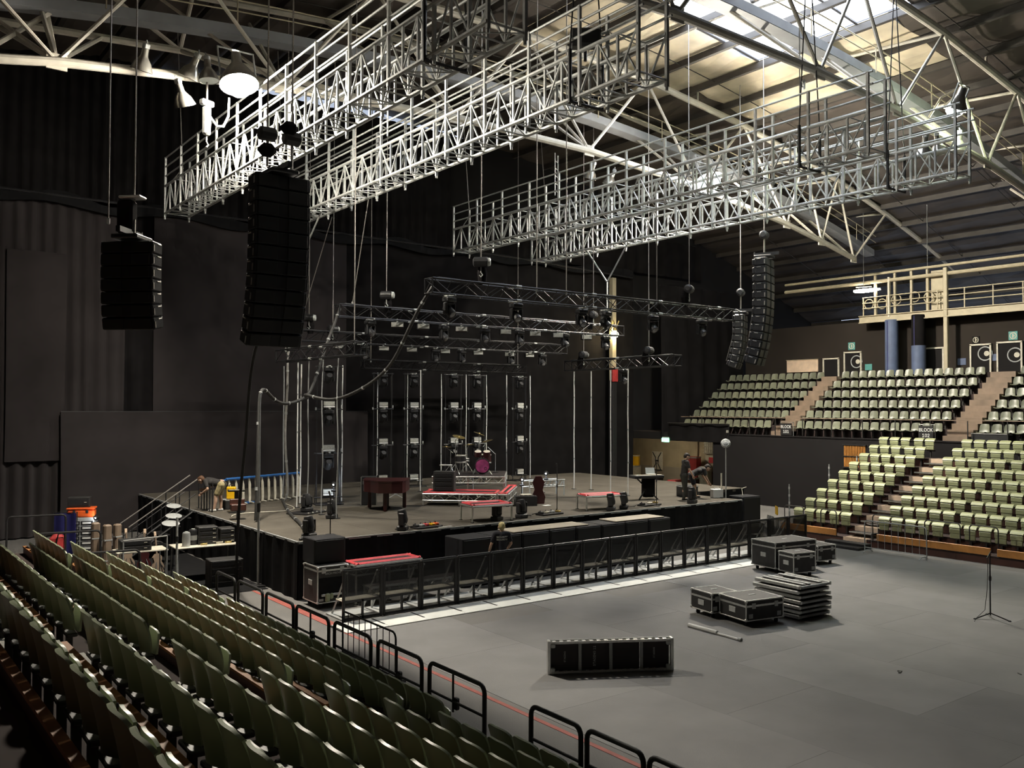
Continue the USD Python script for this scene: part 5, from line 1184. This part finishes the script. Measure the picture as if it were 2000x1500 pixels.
# ================================================================== people
def blob(bones, refine=.03):
    """bones: chains of (point, radius); hulls of neighbouring spheres joined into one smooth skin."""
    parts = []
    for ch in bones:
        sp = [m3.Manifold.sphere(r, 14).translate(tuple(map(float, p))) for p, r in ch]
        parts += [m3.Manifold.batch_hull([a, b]) for a, b in zip(sp[:-1], sp[1:])] if len(sp) > 1 else sp
    m = m3.Manifold.batch_boolean(parts, m3.OpType.Add).refine_to_length(refine); k = m.to_mesh()
    t = trimesh.Trimesh(k.vert_properties[:, :3], k.tri_verts, process=True)
    trimesh.smoothing.filter_taubin(t, iterations=6)
    return MB().tm(t)
def person(label, loc, rot, bend=0., head_pitch=0., hands=None, knees=0., top='charcoal_shirt', bottom='dark_trousers', short=False, shoe='black_shoe', hair='hair_dark', skin='skin', s=1.0, twist=0., step=.0, back_text=False):
    """+x is forward. hands: (left, right) wrist points in the figure's own frame."""
    t = thing('person', label, 'person', loc, rot)
    H = V(-.16*math.sin(bend), 0, .93-knees*.4)                                # hips move back as the figure bends
    B = ry(bend) @ rz(twist); U = lambda x, y, z: H + B @ V(x, y, z)
    hip = {q: H + V(0, q*.09, -.02) for q in (-1, 1)}
    ank = {q: V(-.02+step*q, q*.11, .08) for q in (-1, 1)}
    kn = {q: (hip[q]+ank[q])/2 + V(.03+knees*.5, 0, .02) for q in (-1, 1)}
    sh = {q: U(.0, q*.185, .50) for q in (-1, 1)}
    Hd = B @ ry(head_pitch); hc = U(.03, 0, .70); N = U(.0, 0, .56)
    HP = lambda x, y, z: hc + Hd @ V(x, y, z)
    wr, el = {}, {}
    for i, q in enumerate((1, -1)):
        w = (V(*hands[i]) if hands else sh[q] + V(.08, q*.05, -.50)); d = w - sh[q]; L_ = np.linalg.norm(d)
        if L_ > .54: w = sh[q] + d/L_*.54; d = w - sh[q]; L_ = .54
        e = sh[q] + d*.52 + V(-.6, q*.35, -.2)/np.linalg.norm(V(-.6, q*.35, -.2))*math.sqrt(max(0, .275**2-(L_*.5)**2)); wr[q], el[q] = w, e
    bones = [[(H+V(0, 0, .03), .115), (U(0, 0, .18), .105), (U(.01, 0, .34), .125), (U(0, 0, .48), .10), (N, .055), (HP(-.01, 0, -.02), .06)],
             [(U(.02, -.08, .36), .10), (U(.02, .08, .36), .10)], [(sh[-1], .062), (U(0, 0, .50), .075), (sh[1], .062)], [(hip[-1], .105), (hip[1], .105)],
             [(HP(-.02, 0, .03), .096), (HP(.02, 0, .02), .09)], [(HP(.03, 0, .0), .075), (HP(.055, 0, -.075), .042)],
             [(HP(.105, 0, .0), .014), (HP(.128, 0, -.028), .016)], [(HP(-.005, .092, -.0), .02), (HP(-.012, .096, -.025), .015)], [(HP(-.005, -.092, .0), .02), (HP(-.012, -.096, -.025), .015)]]
    for q in (-1, 1):
        bones += [[(hip[q], .095), ((hip[q]*.5+kn[q]*.5), .078), (kn[q], .058), (kn[q]*.6+ank[q]*.4+V(-.02, 0, 0), .057), (ank[q], .040), (ank[q]+V(.13, q*.015, -.045), .034)],
                  [(sh[q], .056), (sh[q]*.5+el[q]*.5, .047), (el[q], .040), (el[q]*.65+wr[q]*.35, .041), (wr[q], .028)]]
        f = wr[q]-el[q]; f = f/np.linalg.norm(f); side = np.cross(f, V(0, q, 0)); side = side/max(np.linalg.norm(side), 1e-6); lat = np.cross(side, f)
        pm = wr[q] + f*.05
        bones.append([(wr[q], .026), (pm+side*.022, .018), (pm-side*.022, .018), (wr[q], .022)])
        for k, (o, ln) in enumerate(((-.027, .062), (-.009, .078), (.009, .074), (.027, .060))):
            b0 = pm + side*o + f*.03; b1 = b0 + f*ln*.55 + lat*.010*q; b2 = b1 + f*ln*.40 + lat*.022*q
            bones.append([(pm+side*o*.8, .011), (b0, .0095), (b1, .009), (b2, .0075)])
        bones.append([(wr[q]+f*.02+side*.018, .012), (wr[q]+f*.05+side*.045, .010), (wr[q]+f*.085+side*.052, .008)])
    body = obj('body', blob(bones, .028), skin, t, smooth=True)
    for q in (-1, 1): obj('eye', MB().add(*(lambda m: (m.vertices*.011 + HP(.098, q*.034, .012), m.faces))(trimesh.creation.icosphere(1))), 'black_shoe', t)
    obj('mouth', MB().tube(HP(.096, -.022, -.062), HP(.096, .022, -.062), .006, 6), 'dark_red', t)
    hb = [[(HP(-.035, 0, .045), .099), (HP(.01, 0, .055), .088)], [(HP(-.05, 0, .01), .088), (HP(-.05, 0, -.03), .07)]]
    obj('hair', blob(hb, .03), hair, t, smooth=True)
    tb = [[(H+V(0, 0, .0), .135), (U(0, 0, .18), .128), (U(.01, 0, .34), .145), (U(0, 0, .48), .118)], [(U(.02, -.085, .36), .118), (U(.02, .085, .36), .118)], [(sh[-1], .076), (U(0, 0, .50), .09), (sh[1], .076)]]
    for q in (-1, 1): tb.append([(sh[q], .076), (sh[q]*.35+el[q]*.65, .066)])
    obj('shirt', blob(tb, .035), top, t, smooth=True)
    pb = [[(hip[-1], .122), (hip[1], .122)]]
    for q in (-1, 1): pb.append([(hip[q], .112), (hip[q]*.25+kn[q]*.75, .092)] if short else [(hip[q], .112), (kn[q], .078), (kn[q]*.5+ank[q]*.5, .072), (ank[q]+V(0, 0, .02), .062)])
    obj('shorts' if short else 'trousers', blob(pb, .035), bottom, t, smooth=True)
    for q in (-1, 1): obj('shoe', blob([[(ank[q]+V(-.03, 0, -.035), .047), (ank[q]+V(.06, q*.008, -.035), .046), (ank[q]+V(.15, q*.018, -.045), .036)]], .03), shoe, t, smooth=True)
    if back_text:
        for tx, zz, h in (('SECURITY', .42, .045), ('SECURITY', .35, .045)):
            m = meshkit.text_mesh(tx, h, .004, True); v = np.array(m.vertices); v[:, 0] -= v[:, 0].max()/2
            pts = np.array([U(-.150+.012*abs(a/.1)-c_, -a+.02, zz+b) for a, b, c_ in v])
            obj('print', MB().add(pts, m.faces), 'white_plastic', t, label='white print across the back')
    return t
person('person with cropped fair hair and dark shirt, back turned, standing behind the barricade', (14.75, 19.98, 0), PI/2-.45, hands=((.12, .34, .93), (.22, -.22, 1.0)), top='navy_shirt', bottom='dark_trousers', hair='hair_blond', back_text=True, head_pitch=.1, step=.03)
person('person in black shirt and khaki shorts bending forward at the left of the stage', (9.95, 29.4, ST), math.atan2(.6, -.8), bend=1.35, head_pitch=-.75, hands=((.42, .2, .62), (.5, -.16, .72)), knees=.06, top='charcoal_shirt', bottom='khaki_shorts', short=True, shoe='white_shoe', hair='hair_brown', step=.08)
person('person in dark trousers standing at the right of the stage, looking down', (25.35, 22.75, ST), math.atan2(-.6, .8)+.2, bend=.12, head_pitch=.5, hands=((.22, .28, .85), (.28, -.24, .82)), top='charcoal_shirt', bottom='dark_trousers', hair='hair_dark', step=.05)
person('person in dark shorts bending down to a white box at the right of the stage', (26.15, 22.95, ST), math.atan2(-.6, .8)+.1, bend=1.15, head_pitch=-.4, hands=((.62, .15, .42), (.60, -.2, .40)), knees=.08, top='charcoal_shirt', bottom='navy_shirt', short=True, hair='hair_dark', skin='skin', step=.10)
t = thing('white_box', 'small white box on the stage under the hands of the bending person at the right', 'box', (26.95, 22.55, ST), -.4); obj('box', MB().box((0, 0, .17), (.42, .3, .34), b=.02), 'white_plastic', t); obj('handle', MB().path([(-.1, 0, .34), (-.08, 0, .4), (.08, 0, .4), (.1, 0, .34)], .012, 6), 'grey_steel', t)
t = thing('black_crate', 'black crate beside the bending person at the right of the stage', 'crate', (26.45, 23.6, ST), -.3); obj('box', MB().box((0, 0, .22), (.7, .5, .44), b=.03), 'case_black', t); obj('lid_trim', MB().box((0, 0, .40), (.72, .52, .03)), 'grey_steel', t)

# ================================================================== the left of the stage: equipment behind the near stand
def trestle(label, loc, rot, w, d, h, m='off_white', name='table'):
    t = thing(name, label, 'table', loc, rot); obj('tabletop', MB().box((0, 0, h-.02), (w, d, .04), b=.01), m, t)
    for x in (-w/2+.08, w/2-.08):
        for y in (-d/2+.06, d/2-.06): obj('leg', MB().tube((x*1.02, y, 0), (x, y, h-.03), .018, 6), 'grey_steel', t)
    return t
trestle('pale-topped table crowded with gear beside the left edge of the stage', (8.4, 25.9, 0), -.06, 1.75, .9, 1.0)
trestle('pale-topped table with cases on it, farther left beside the near stand', (6.75, 26.3, 0), -.06, 1.35, .8, .95)
def cyl_thing(name, label, cat, loc, r, h, m, top='glass_pale'):
    t = thing(name, label, cat, loc); obj('body', MB().lathe([(0, 0), (r, 0), (r, h*.86), (r*.8, h*.95), (0, h*.95)], n=16), m, t, smooth=40); obj('cap', MB().lathe([(r*.45, h*.93), (r*.45, h), (0, h)], n=12), top, t)
    obj('label_band', MB().lathe([(r*1.02, h*.3), (r*1.02, h*.6)], n=16), 'grey_steel', t); return t
cyl_thing('speaker_stand_tube', 'short grey cylinder standing on the crowded table, left one', 'canister', (7.85, 25.75, 1.0), .11, .42, 'grey_steel'); cyl_thing('speaker_stand_tube', 'dark cylinder standing on the crowded table, second from the left', 'canister', (8.1, 25.95, 1.0), .12, .46, 'black_plastic')
def rack(label, loc, rot, w, d, h, n, name='rack_unit'):
    t = thing(name, label, 'equipment', loc, rot); obj('body', MB().box((0, 0, h/2), (w, d, h), b=.015), 'case_black', t)
    for k in range(n): obj('panel', MB().box((0, -d/2-.005, h*(k+.5)/n), (w*.88, .02, h/n*.7), b=.005), 'grille', t); obj('indicator', MB().box((w*.3, -d/2-.018, h*(k+.5)/n), (.08, .01, .02)), 'off_white', t)
    return t
rack('black rack of wireless receivers in the middle of the crowded table', (8.5, 26.0, 1.0), -.1, .55, .5, .5, 4); rack('black amplifier at the right end of the crowded table', (9.05, 25.95, 1.0), -.1, .42, .5, .42, 3); rack('flat black case on the table farther left', (6.6, 26.3, .95), -.1, .8, .55, .3, 2); rack('black rack with an open lid standing on the floor before the left stage edge', (8.55, 24.6, 0), -.1, .9, .6, .75, 4)
for i, (x, y, z, c) in enumerate(((8.3, 25.6, 1.0, 'brass'), (8.75, 25.6, 1.0, 'off_white'), (9.0, 25.58, 1.0, 'brass'))):
    t = thing('coiled_lead', 'small coil of %s lead on the crowded table, %s from the left' % ('yellowish' if c == 'brass' else 'white', ORD[i]), 'cable', (x, y, z)); obj('coil', MB().path([(.09*math.cos(a_), .07*math.sin(a_), .02+.004*a_) for a_ in np.linspace(0, 4*PI, 30)], .012, 5), c, t)
t = thing('light_pole', 'pale metal pole rising beside the crowded table', 'pole', (7.4, 25.1, 0)); obj('tube', MB().tube((0, 0, 0), (0, 0, 1.92), .032, 8), 'galvanised', t); obj('collar', MB().tube((0, 0, 1.25), (0, 0, 1.4), .042, 8), 'black_metal', t); obj('base', MB().box((0, 0, .02), (.4, .4, .04)), 'black_paint', t)
t = thing('light_pole', 'pale metal pole at the front left corner of the stage, with a black collar', 'pole', (9.25, 23.9, 0)); obj('tube', MB().tube((0, 0, 0), (0, 0, 5.35), .035, 8), 'grey_steel', t); obj('collar', MB().tube((0, 0, 2.05), (0, 0, 2.3), .05, 8), 'black_metal', t); obj('base', MB().box((0, 0, .02), (.4, .4, .04)), 'black_paint', t)
t = thing('handle_bar', 'bright horizontal rail over the table farther left', 'rail', (6.2, 25.9, 0)); obj('rail', MB().tube((0, 0, 1.28), (1.15, -.05, 1.33), .022, 7), 'aluminium', t); obj('post', MB().tube((0, 0, 0), (0, 0, 1.28), .02, 6).tube((1.15, -.05, 0), (1.15, -.05, 1.33), .02, 6), 'grey_steel', t)
for i, (x, y, z, r) in enumerate(((7.95, 27.6, 1.45, .26), (8.15, 28.0, 1.62, .24), (8.35, 28.7, 1.85, .22))):
    t = thing('spare_cymbal', 'pale spare cymbal on a stand left of the stage, %s from the front' % ORD[i], 'cymbal', (x, y, 0)); obj('disc', MB().lathe([(0, .05), (.04, .04), (r, 0), (.04, .03)], n=20, R=rx(.25), c=(0, 0, z)), 'grey_steel', t); obj('pole', MB().tube((0, 0, 0), (0, 0, z+.05), .012, 6), 'black_metal', t)
for i, (x, y, h, a_) in enumerate(((7.0, 28.6, 1.65, .25), (7.35, 28.2, 1.35, -.3), (7.55, 27.4, 1.2, .35))):
    t = thing('guitar_stand', 'brown guitar leaning upright left of the stage, %s from the left' % ORD[i], 'guitar', (x, y, .0), a_)
    obj('body', MB().prism([(-.18, .05), (0, 0), (.18, .05), (.2, .22), (.12, .36), (.15, .5), (.05, .6), (-.05, .6), (-.15, .5), (-.12, .36), (-.2, .22)], -.04, .04, R=rx(PI/2-.15)), 'timber_step' if i != 1 else 'dark_red', t)
    obj('neck', MB().box((0, .13, .85), (.05, .03, .55), R=rx(-.15)), 'timber_step', t); obj('headstock', MB().box((0, .18, 1.16), (.08, .03, .16), R=rx(-.15), b=.01), 'tan_board', t); obj('stand', MB().tube((-.18, -.15, 0), (0, .1, .5), .015, 6).tube((.18, -.15, 0), (0, .1, .5), .015, 6), 'black_metal', t)
t = thing('drawer_cabinet', 'grey drawer cabinet with rows of white labels at the far left', 'cabinet', (6.55, 33.0, 0), -.35); obj('body', MB().box((0, 0, .6), (.85, .5, 1.2), b=.015), 'grey_steel', t)
for k in range(6):
    for j in (-1, 1): d_ = obj('drawer', MB().box((j*.2, -.255, .17+.17*k), (.37, .03, .13), b=.008), 'black_plastic', t); obj('label_strip', MB().box((j*.2, -.275, .17+.17*k), (.26, .012, .06)), 'white_plastic', d_)
t = thing('tool_tray', 'orange tool tray on top of the drawer cabinet', 'box', (6.55, 33.0, 1.2), -.35); obj('tray', MB().box((0, 0, .14), (.85, .5, .26), b=.05), 'orange_plastic', t); obj('lid', MB().box((0, 0, .30), (.9, .54, .06), b=.025), 'orange_plastic', t); obj('latch', MB().box((-.2, -.26, .2), (.08, .03, .1), b=.01).box((.2, -.26, .2), (.08, .03, .1), b=.01), 'black_plastic', t)
rack('black box standing on the orange tray', (6.5, 33.1, 1.53), -.35, .7, .4, .35, 1)
t = thing('blue_screen', 'dark blue cloth screen beside the drawer cabinet', 'screen', (5.95, 32.5, 0), -.5)
P = np.array([[(x, .03*math.sin(x*14), z) for z in (.05, .8, 1.42)] for x in np.linspace(-.35, .35, 16)]); obj('cloth', MB().shell(P, .02), 'deep_blue', t); obj('frame', MB().path([(-.37, 0, 0), (-.37, 0, 1.45), (.37, 0, 1.45), (.37, 0, 0)], .02, 6), 'black_metal', t)
spot('small bright work light beside the drawer cabinet at the far left', (6.9, 32.4, .95), -.5, 'glow_work', .07); obj('pole', MB().tube((0, .06, -.95), (0, .06, .05), .02, 6), 'black_metal', stage.GetPrimAtPath('/World/work_light_003'))
for i, (x, y, h) in enumerate(((5.6, 30.5, 1.6), (5.9, 27.2, 1.45), (6.3, 24.6, 1.2))):
    t = thing('end_rail', 'black rail frame at the end of the near stand, %s from the back' % ORD[i], 'handrail', (x, y, 0), PI*.95); obj('tube', MB().path(loop_rail((0, 1.6, h)), .03, 8), 'black_paint', t); obj('foot_plate', MB().box((0, 0, .01), (.1, .1, .02)).box((1.6, 0, .01), (.1, .1, .02)), 'black_paint', t)
t = thing('red_holdall', 'dark red bag on the floor at the far left', 'bag', (5.55, 31.5, 0), .3); obj('bag', MB().box((0, 0, .45), (.5, .35, .9), b=.15), 'red_cloth', t); obj('strap', MB().path([(-.15, -.18, .5), (-.1, -.24, .9), (.1, -.24, .9), (.15, -.18, .5)], .02, 6), 'black_cloth', t)
for i, (x, y, h) in enumerate(((6.0, 28.3, 1.55), (6.25, 28.0, 1.5), (6.9, 29.6, 1.3))):
    t = thing('case_upright', 'tall narrow tan instrument case standing at the far left, %s in line' % ORD[i], 'case', (x, y, 0), .2*i); obj('body', MB().box((0, 0, h/2), (.22, .2, h), b=.04), 'timber_step', t); obj('band', MB().box((0, 0, h*.7), (.23, .21, .04)).box((0, 0, h*.3), (.23, .21, .04)), 'grey_steel', t)
t = thing('floor_cloth', 'added black sheet painting shade on the floor under the equipment left of the stage', 'mat', (7.6, 28.6, 0)); obj('cloth', MB().box((0, 0, .006), (3.5, 10.4, .012)), 'black_skirt', t)  # added dark sheet, puts the shade and clutter of this floor into colour
# steps up to the stage with their two handrails
sp = thing('stage_steps', 'black steps with thin handrails climbing to the left edge of the stage', 'stairs', (9.35, 30.6, 0), 0)
for k in range(6): obj('tread', MB().box((-.2-.34*k, 0, 1.25-.25*k), (.34, 1.1, .04), b=.008), 'black_paint', sp)
for y in (-.55, .55):
    obj('stringer', MB().tube((0, y, 1.45), (-2.1, y, 0.02), .04, 6), 'black_metal', sp); obj('handrail', MB().tube((.25, y, 2.60), (-2.0, y, 1.10), .022, 7), 'chain_steel', sp); obj('mid_rail', MB().tube((.1, y, 2.05), (-2.0, y, .62), .016, 6), 'black_metal', sp)
    for k in range(5): obj('baluster', MB().tube((-.1-.45*k, y, 1.35-.32*k), (-.1-.45*k, y, 2.36-.30*k), .018, 6), 'black_metal', sp)
for k in range(6): obj('gate_bar', MB().tube((.35+.0*k, -1.5+.28*k, 1.52), (.35, -1.5+.28*k, 2.45), .02, 6), 'black_metal', sp)
# blue-topped row of pale stands at the back left of the stage
br = thing('barrier_stack', 'row of pale uprights under a long blue bar at the back left of the stage', 'barrier', (10.7, 30.6, ST), math.atan2(1.4, 3.3))
obj('top_bar', MB().box((1.75, 0, .95), (3.6, .10, .07), b=.02).box((1.75, .16, .90), (3.6, .08, .06), b=.02), 'blue_paint', br); obj('bottom_bar', MB().box((.6, 0, .05), (1.3, .08, .06)), 'blue_paint', br)
for k in range(12):
    x = .1+.31*k; obj('upright', MB().path([(x, .05, .95), (x+.03, .02, .7), (x+.03, 0, .25), (x, -.02, .06), (x+.16, -.05, .02)], [.03, .05, .05, .05, .03], 7), 'off_white', br)
t = thing('yellow_case', 'bright yellow case standing on a black crate behind the bending person at the left', 'case', (10.55, 29.75, ST+.34), -.6); obj('body', MB().box((0, 0, .21), (.30, .16, .42), b=.03), 'yellow_plastic', t); obj('handle', MB().path([(-.07, 0, .42), (-.06, 0, .48), (.06, 0, .48), (.07, 0, .42)], .014, 6), 'black_plastic', t)
t = thing('black_crate', 'black crate carrying the yellow case at the left of the stage', 'crate', (10.6, 29.75, ST), -.6); obj('box', MB().box((0, 0, .16), (.7, .4, .32), b=.02), 'case_black', t); obj('lid_trim', MB().box((0, 0, .31), (.72, .42, .03)), 'grey_steel', t)
t = thing('music_desk', 'black desk on legs with a pale top edge beside the yellow case', 'stand', (10.35, 28.7, ST), -.3); obj('top', MB().box((0, 0, .72), (.55, .4, .05), b=.01), 'black_paint', t); obj('edge', MB().box((0, -.2, .755), (.5, .03, .02)), 'off_white', t); obj('column', MB().box((0, 0, .35), (.12, .12, .7)), 'black_metal', t); obj('base', MB().box((0, 0, .02), (.5, .4, .04)), 'black_metal', t)
t = thing('monitor_wedge', 'dark brown open-topped box on a post at the left edge of the stage', 'box', (9.75, 26.9, ST), -.2); obj('box', MB().box((0, 0, .38), (.45, .35, .2), b=.02).box((0, .15, .52), (.45, .05, .2), b=.02), 'maroon_board', t); obj('post', MB().box((0, 0, .15), (.08, .08, .3)), 'black_metal', t)

# ================================================================== right of the stage and the loading bay
t = thing('keyboard_desk', 'black keyboard desk on a cross-legged stand at the right of the stage', 'desk', (24.35, 23.75, ST), -.3); obj('top', MB().box((0, 0, .86), (1.25, .5, .12), b=.02), 'black_plastic', t); obj('legs', MB().tube((-.4, -.15, 0), (.35, .15, .8), .03, 6).tube((.4, -.15, 0), (-.35, .15, .8), .03, 6), 'black_metal', t); obj('white_keys', MB().box((0, -.15, .93), (1.1, .15, .02)), 'off_white', t); obj('drape', MB().box((.1, .05, .45), (.5, .3, .75), b=.08), 'black_cloth', t)
t = thing('laptop', 'small lit laptop lying on the keyboard desk', 'laptop', (24.7, 23.85, ST+.92), -.5); obj('base', MB().box((0, 0, .01), (.36, .25, .02)), 'aluminium', t); obj('screen', MB().box((0, .14, .13), (.36, .02, .24), R=rx(-.25)), 'glass_pale', t)
t = thing('stand_fan', 'round fan on a tall silver stand behind the right front loudspeaker', 'fan', (28.9, 23.7, 0), -.9); obj('pole', MB().tube((0, 0, 0), (0, 0, 3.4), .022, 7), 'galvanised', t); obj('guard', MB().lathe([(0, .08), (.15, .07), (.2, 0), (.15, -.08), (0, -.1)], n=20, R=rx(PI/2-.3), c=(0, -.08, 3.52)), 'grey_steel', t); obj('hub', MB().lathe([(0, .12), (.08, .11), (.08, -.1), (0, -.12)], n=12, R=rx(PI/2-.3), c=(0, -.08, 3.52)), 'grey_steel', t); obj('base', MB().lathe([(0, .04), (.25, .03), (.26, 0)], n=16), 'black_metal', t)
t = thing('bay_lamp_small', 'small bright lamp clamped above the round fan', 'lamp', (28.95, 23.65, 3.95)); obj('can', MB().lathe([(.05, .1), (.06, 0), (.0, -.01)], n=12), 'off_white', t); obj('clamp', MB().tube((0, 0, -.3), (0, 0, .02), .015, 6), 'black_metal', t)
t = thing('white_stake', 'white upright pole at the right edge of the stage', 'pole', (27.05, 22.4, ST)); obj('tube', MB().tube((0, 0, 0), (0, 0, .95), .03, 8), 'off_white', t); obj('foot', MB().box((0, 0, .015), (.2, .2, .03)), 'black_paint', t)
for i, (x, y, z, s_, m, lab) in enumerate([(40.2, 38.6, 0, (.9, .8, .75), 'case_black', 'black box on the bay floor, left of the bay'), (39.5, 37.0, 0, (.8, .7, .5), 'grey_box', 'grey-brown box on the bay floor'), (40.2, 35.6, 0, (.9, .7, .8), 'maroon_board', 'dark red box on the bay floor'), (42.4, 37.3, 0, (.7, .7, 1.9), 'red_cloth', 'tall red cabinet by the barred window'), (42.3, 36.3, 0, (.8, .6, 1.35), 'off_white', 'white cabinet by the barred window'),
                                              (42.2, 42.2, 0, (1.0, .5, 1.1), 'off_white', 'white case at the left of the bay'), (42.3, 42.2, 1.1, (.5, .4, .7), 'yellow_plastic', 'yellow frame stacked at the left of the bay')]):
    t = thing('stored_box', lab, 'box', (x, y, z), .1*i); obj('body', MB().box((0, 0, s_[2]/2), s_, b=.02), m, t); obj('lid', MB().box((0, 0, s_[2]-.05), (s_[0]+.02, s_[1]+.02, .08), b=.01), 'grey_steel' if m != 'yellow_plastic' else 'off_white', t)
t = thing('trestle_panel', 'pale panel with a black cross-braced frame leaning on the bay wall', 'panel', (43.05, 41.0, .85), -PI/2); obj('panel', MB().box((0, 0, .6), (.95, .05, 1.2)), 'off_white', t)
obj('cross_frame', MB().path([(-.35, -.05, 0), (-.1, -.05, .4), (-.12, -.05, .8), (-.38, -.05, 1.15)], .03, 6).path([(.35, -.05, 0), (.1, -.05, .4), (.12, -.05, .8), (.38, -.05, 1.15)], .03, 6).box((0, -.05, 0), (.9, .05, .05)).box((0, -.05, .6), (.3, .05, .1)), 'black_paint', t)
t = thing('red_cloth_heap', 'bright red cloth thrown over a case in the loading bay', 'cloth', (39.4, 36.1, .0), .2); obj('cloth', MB().box((0, 0, .62), (1.0, .6, .16), b=.07), 'red_cloth', t); obj('case', MB().box((0, 0, .28), (.9, .5, .56), b=.02), 'case_black', t)
t = thing('red_notice', 'red and white notice by the barred window', 'notice', (43.05, 36.35, 1.0), -PI/2); obj('board', MB().box((0, 0, .5), (1.1, .04, 1.0)), 'off_white', t); obj('red_panel', MB().box((.1, -.03, .7), (.7, .03, .35)), 'red_edge', t)
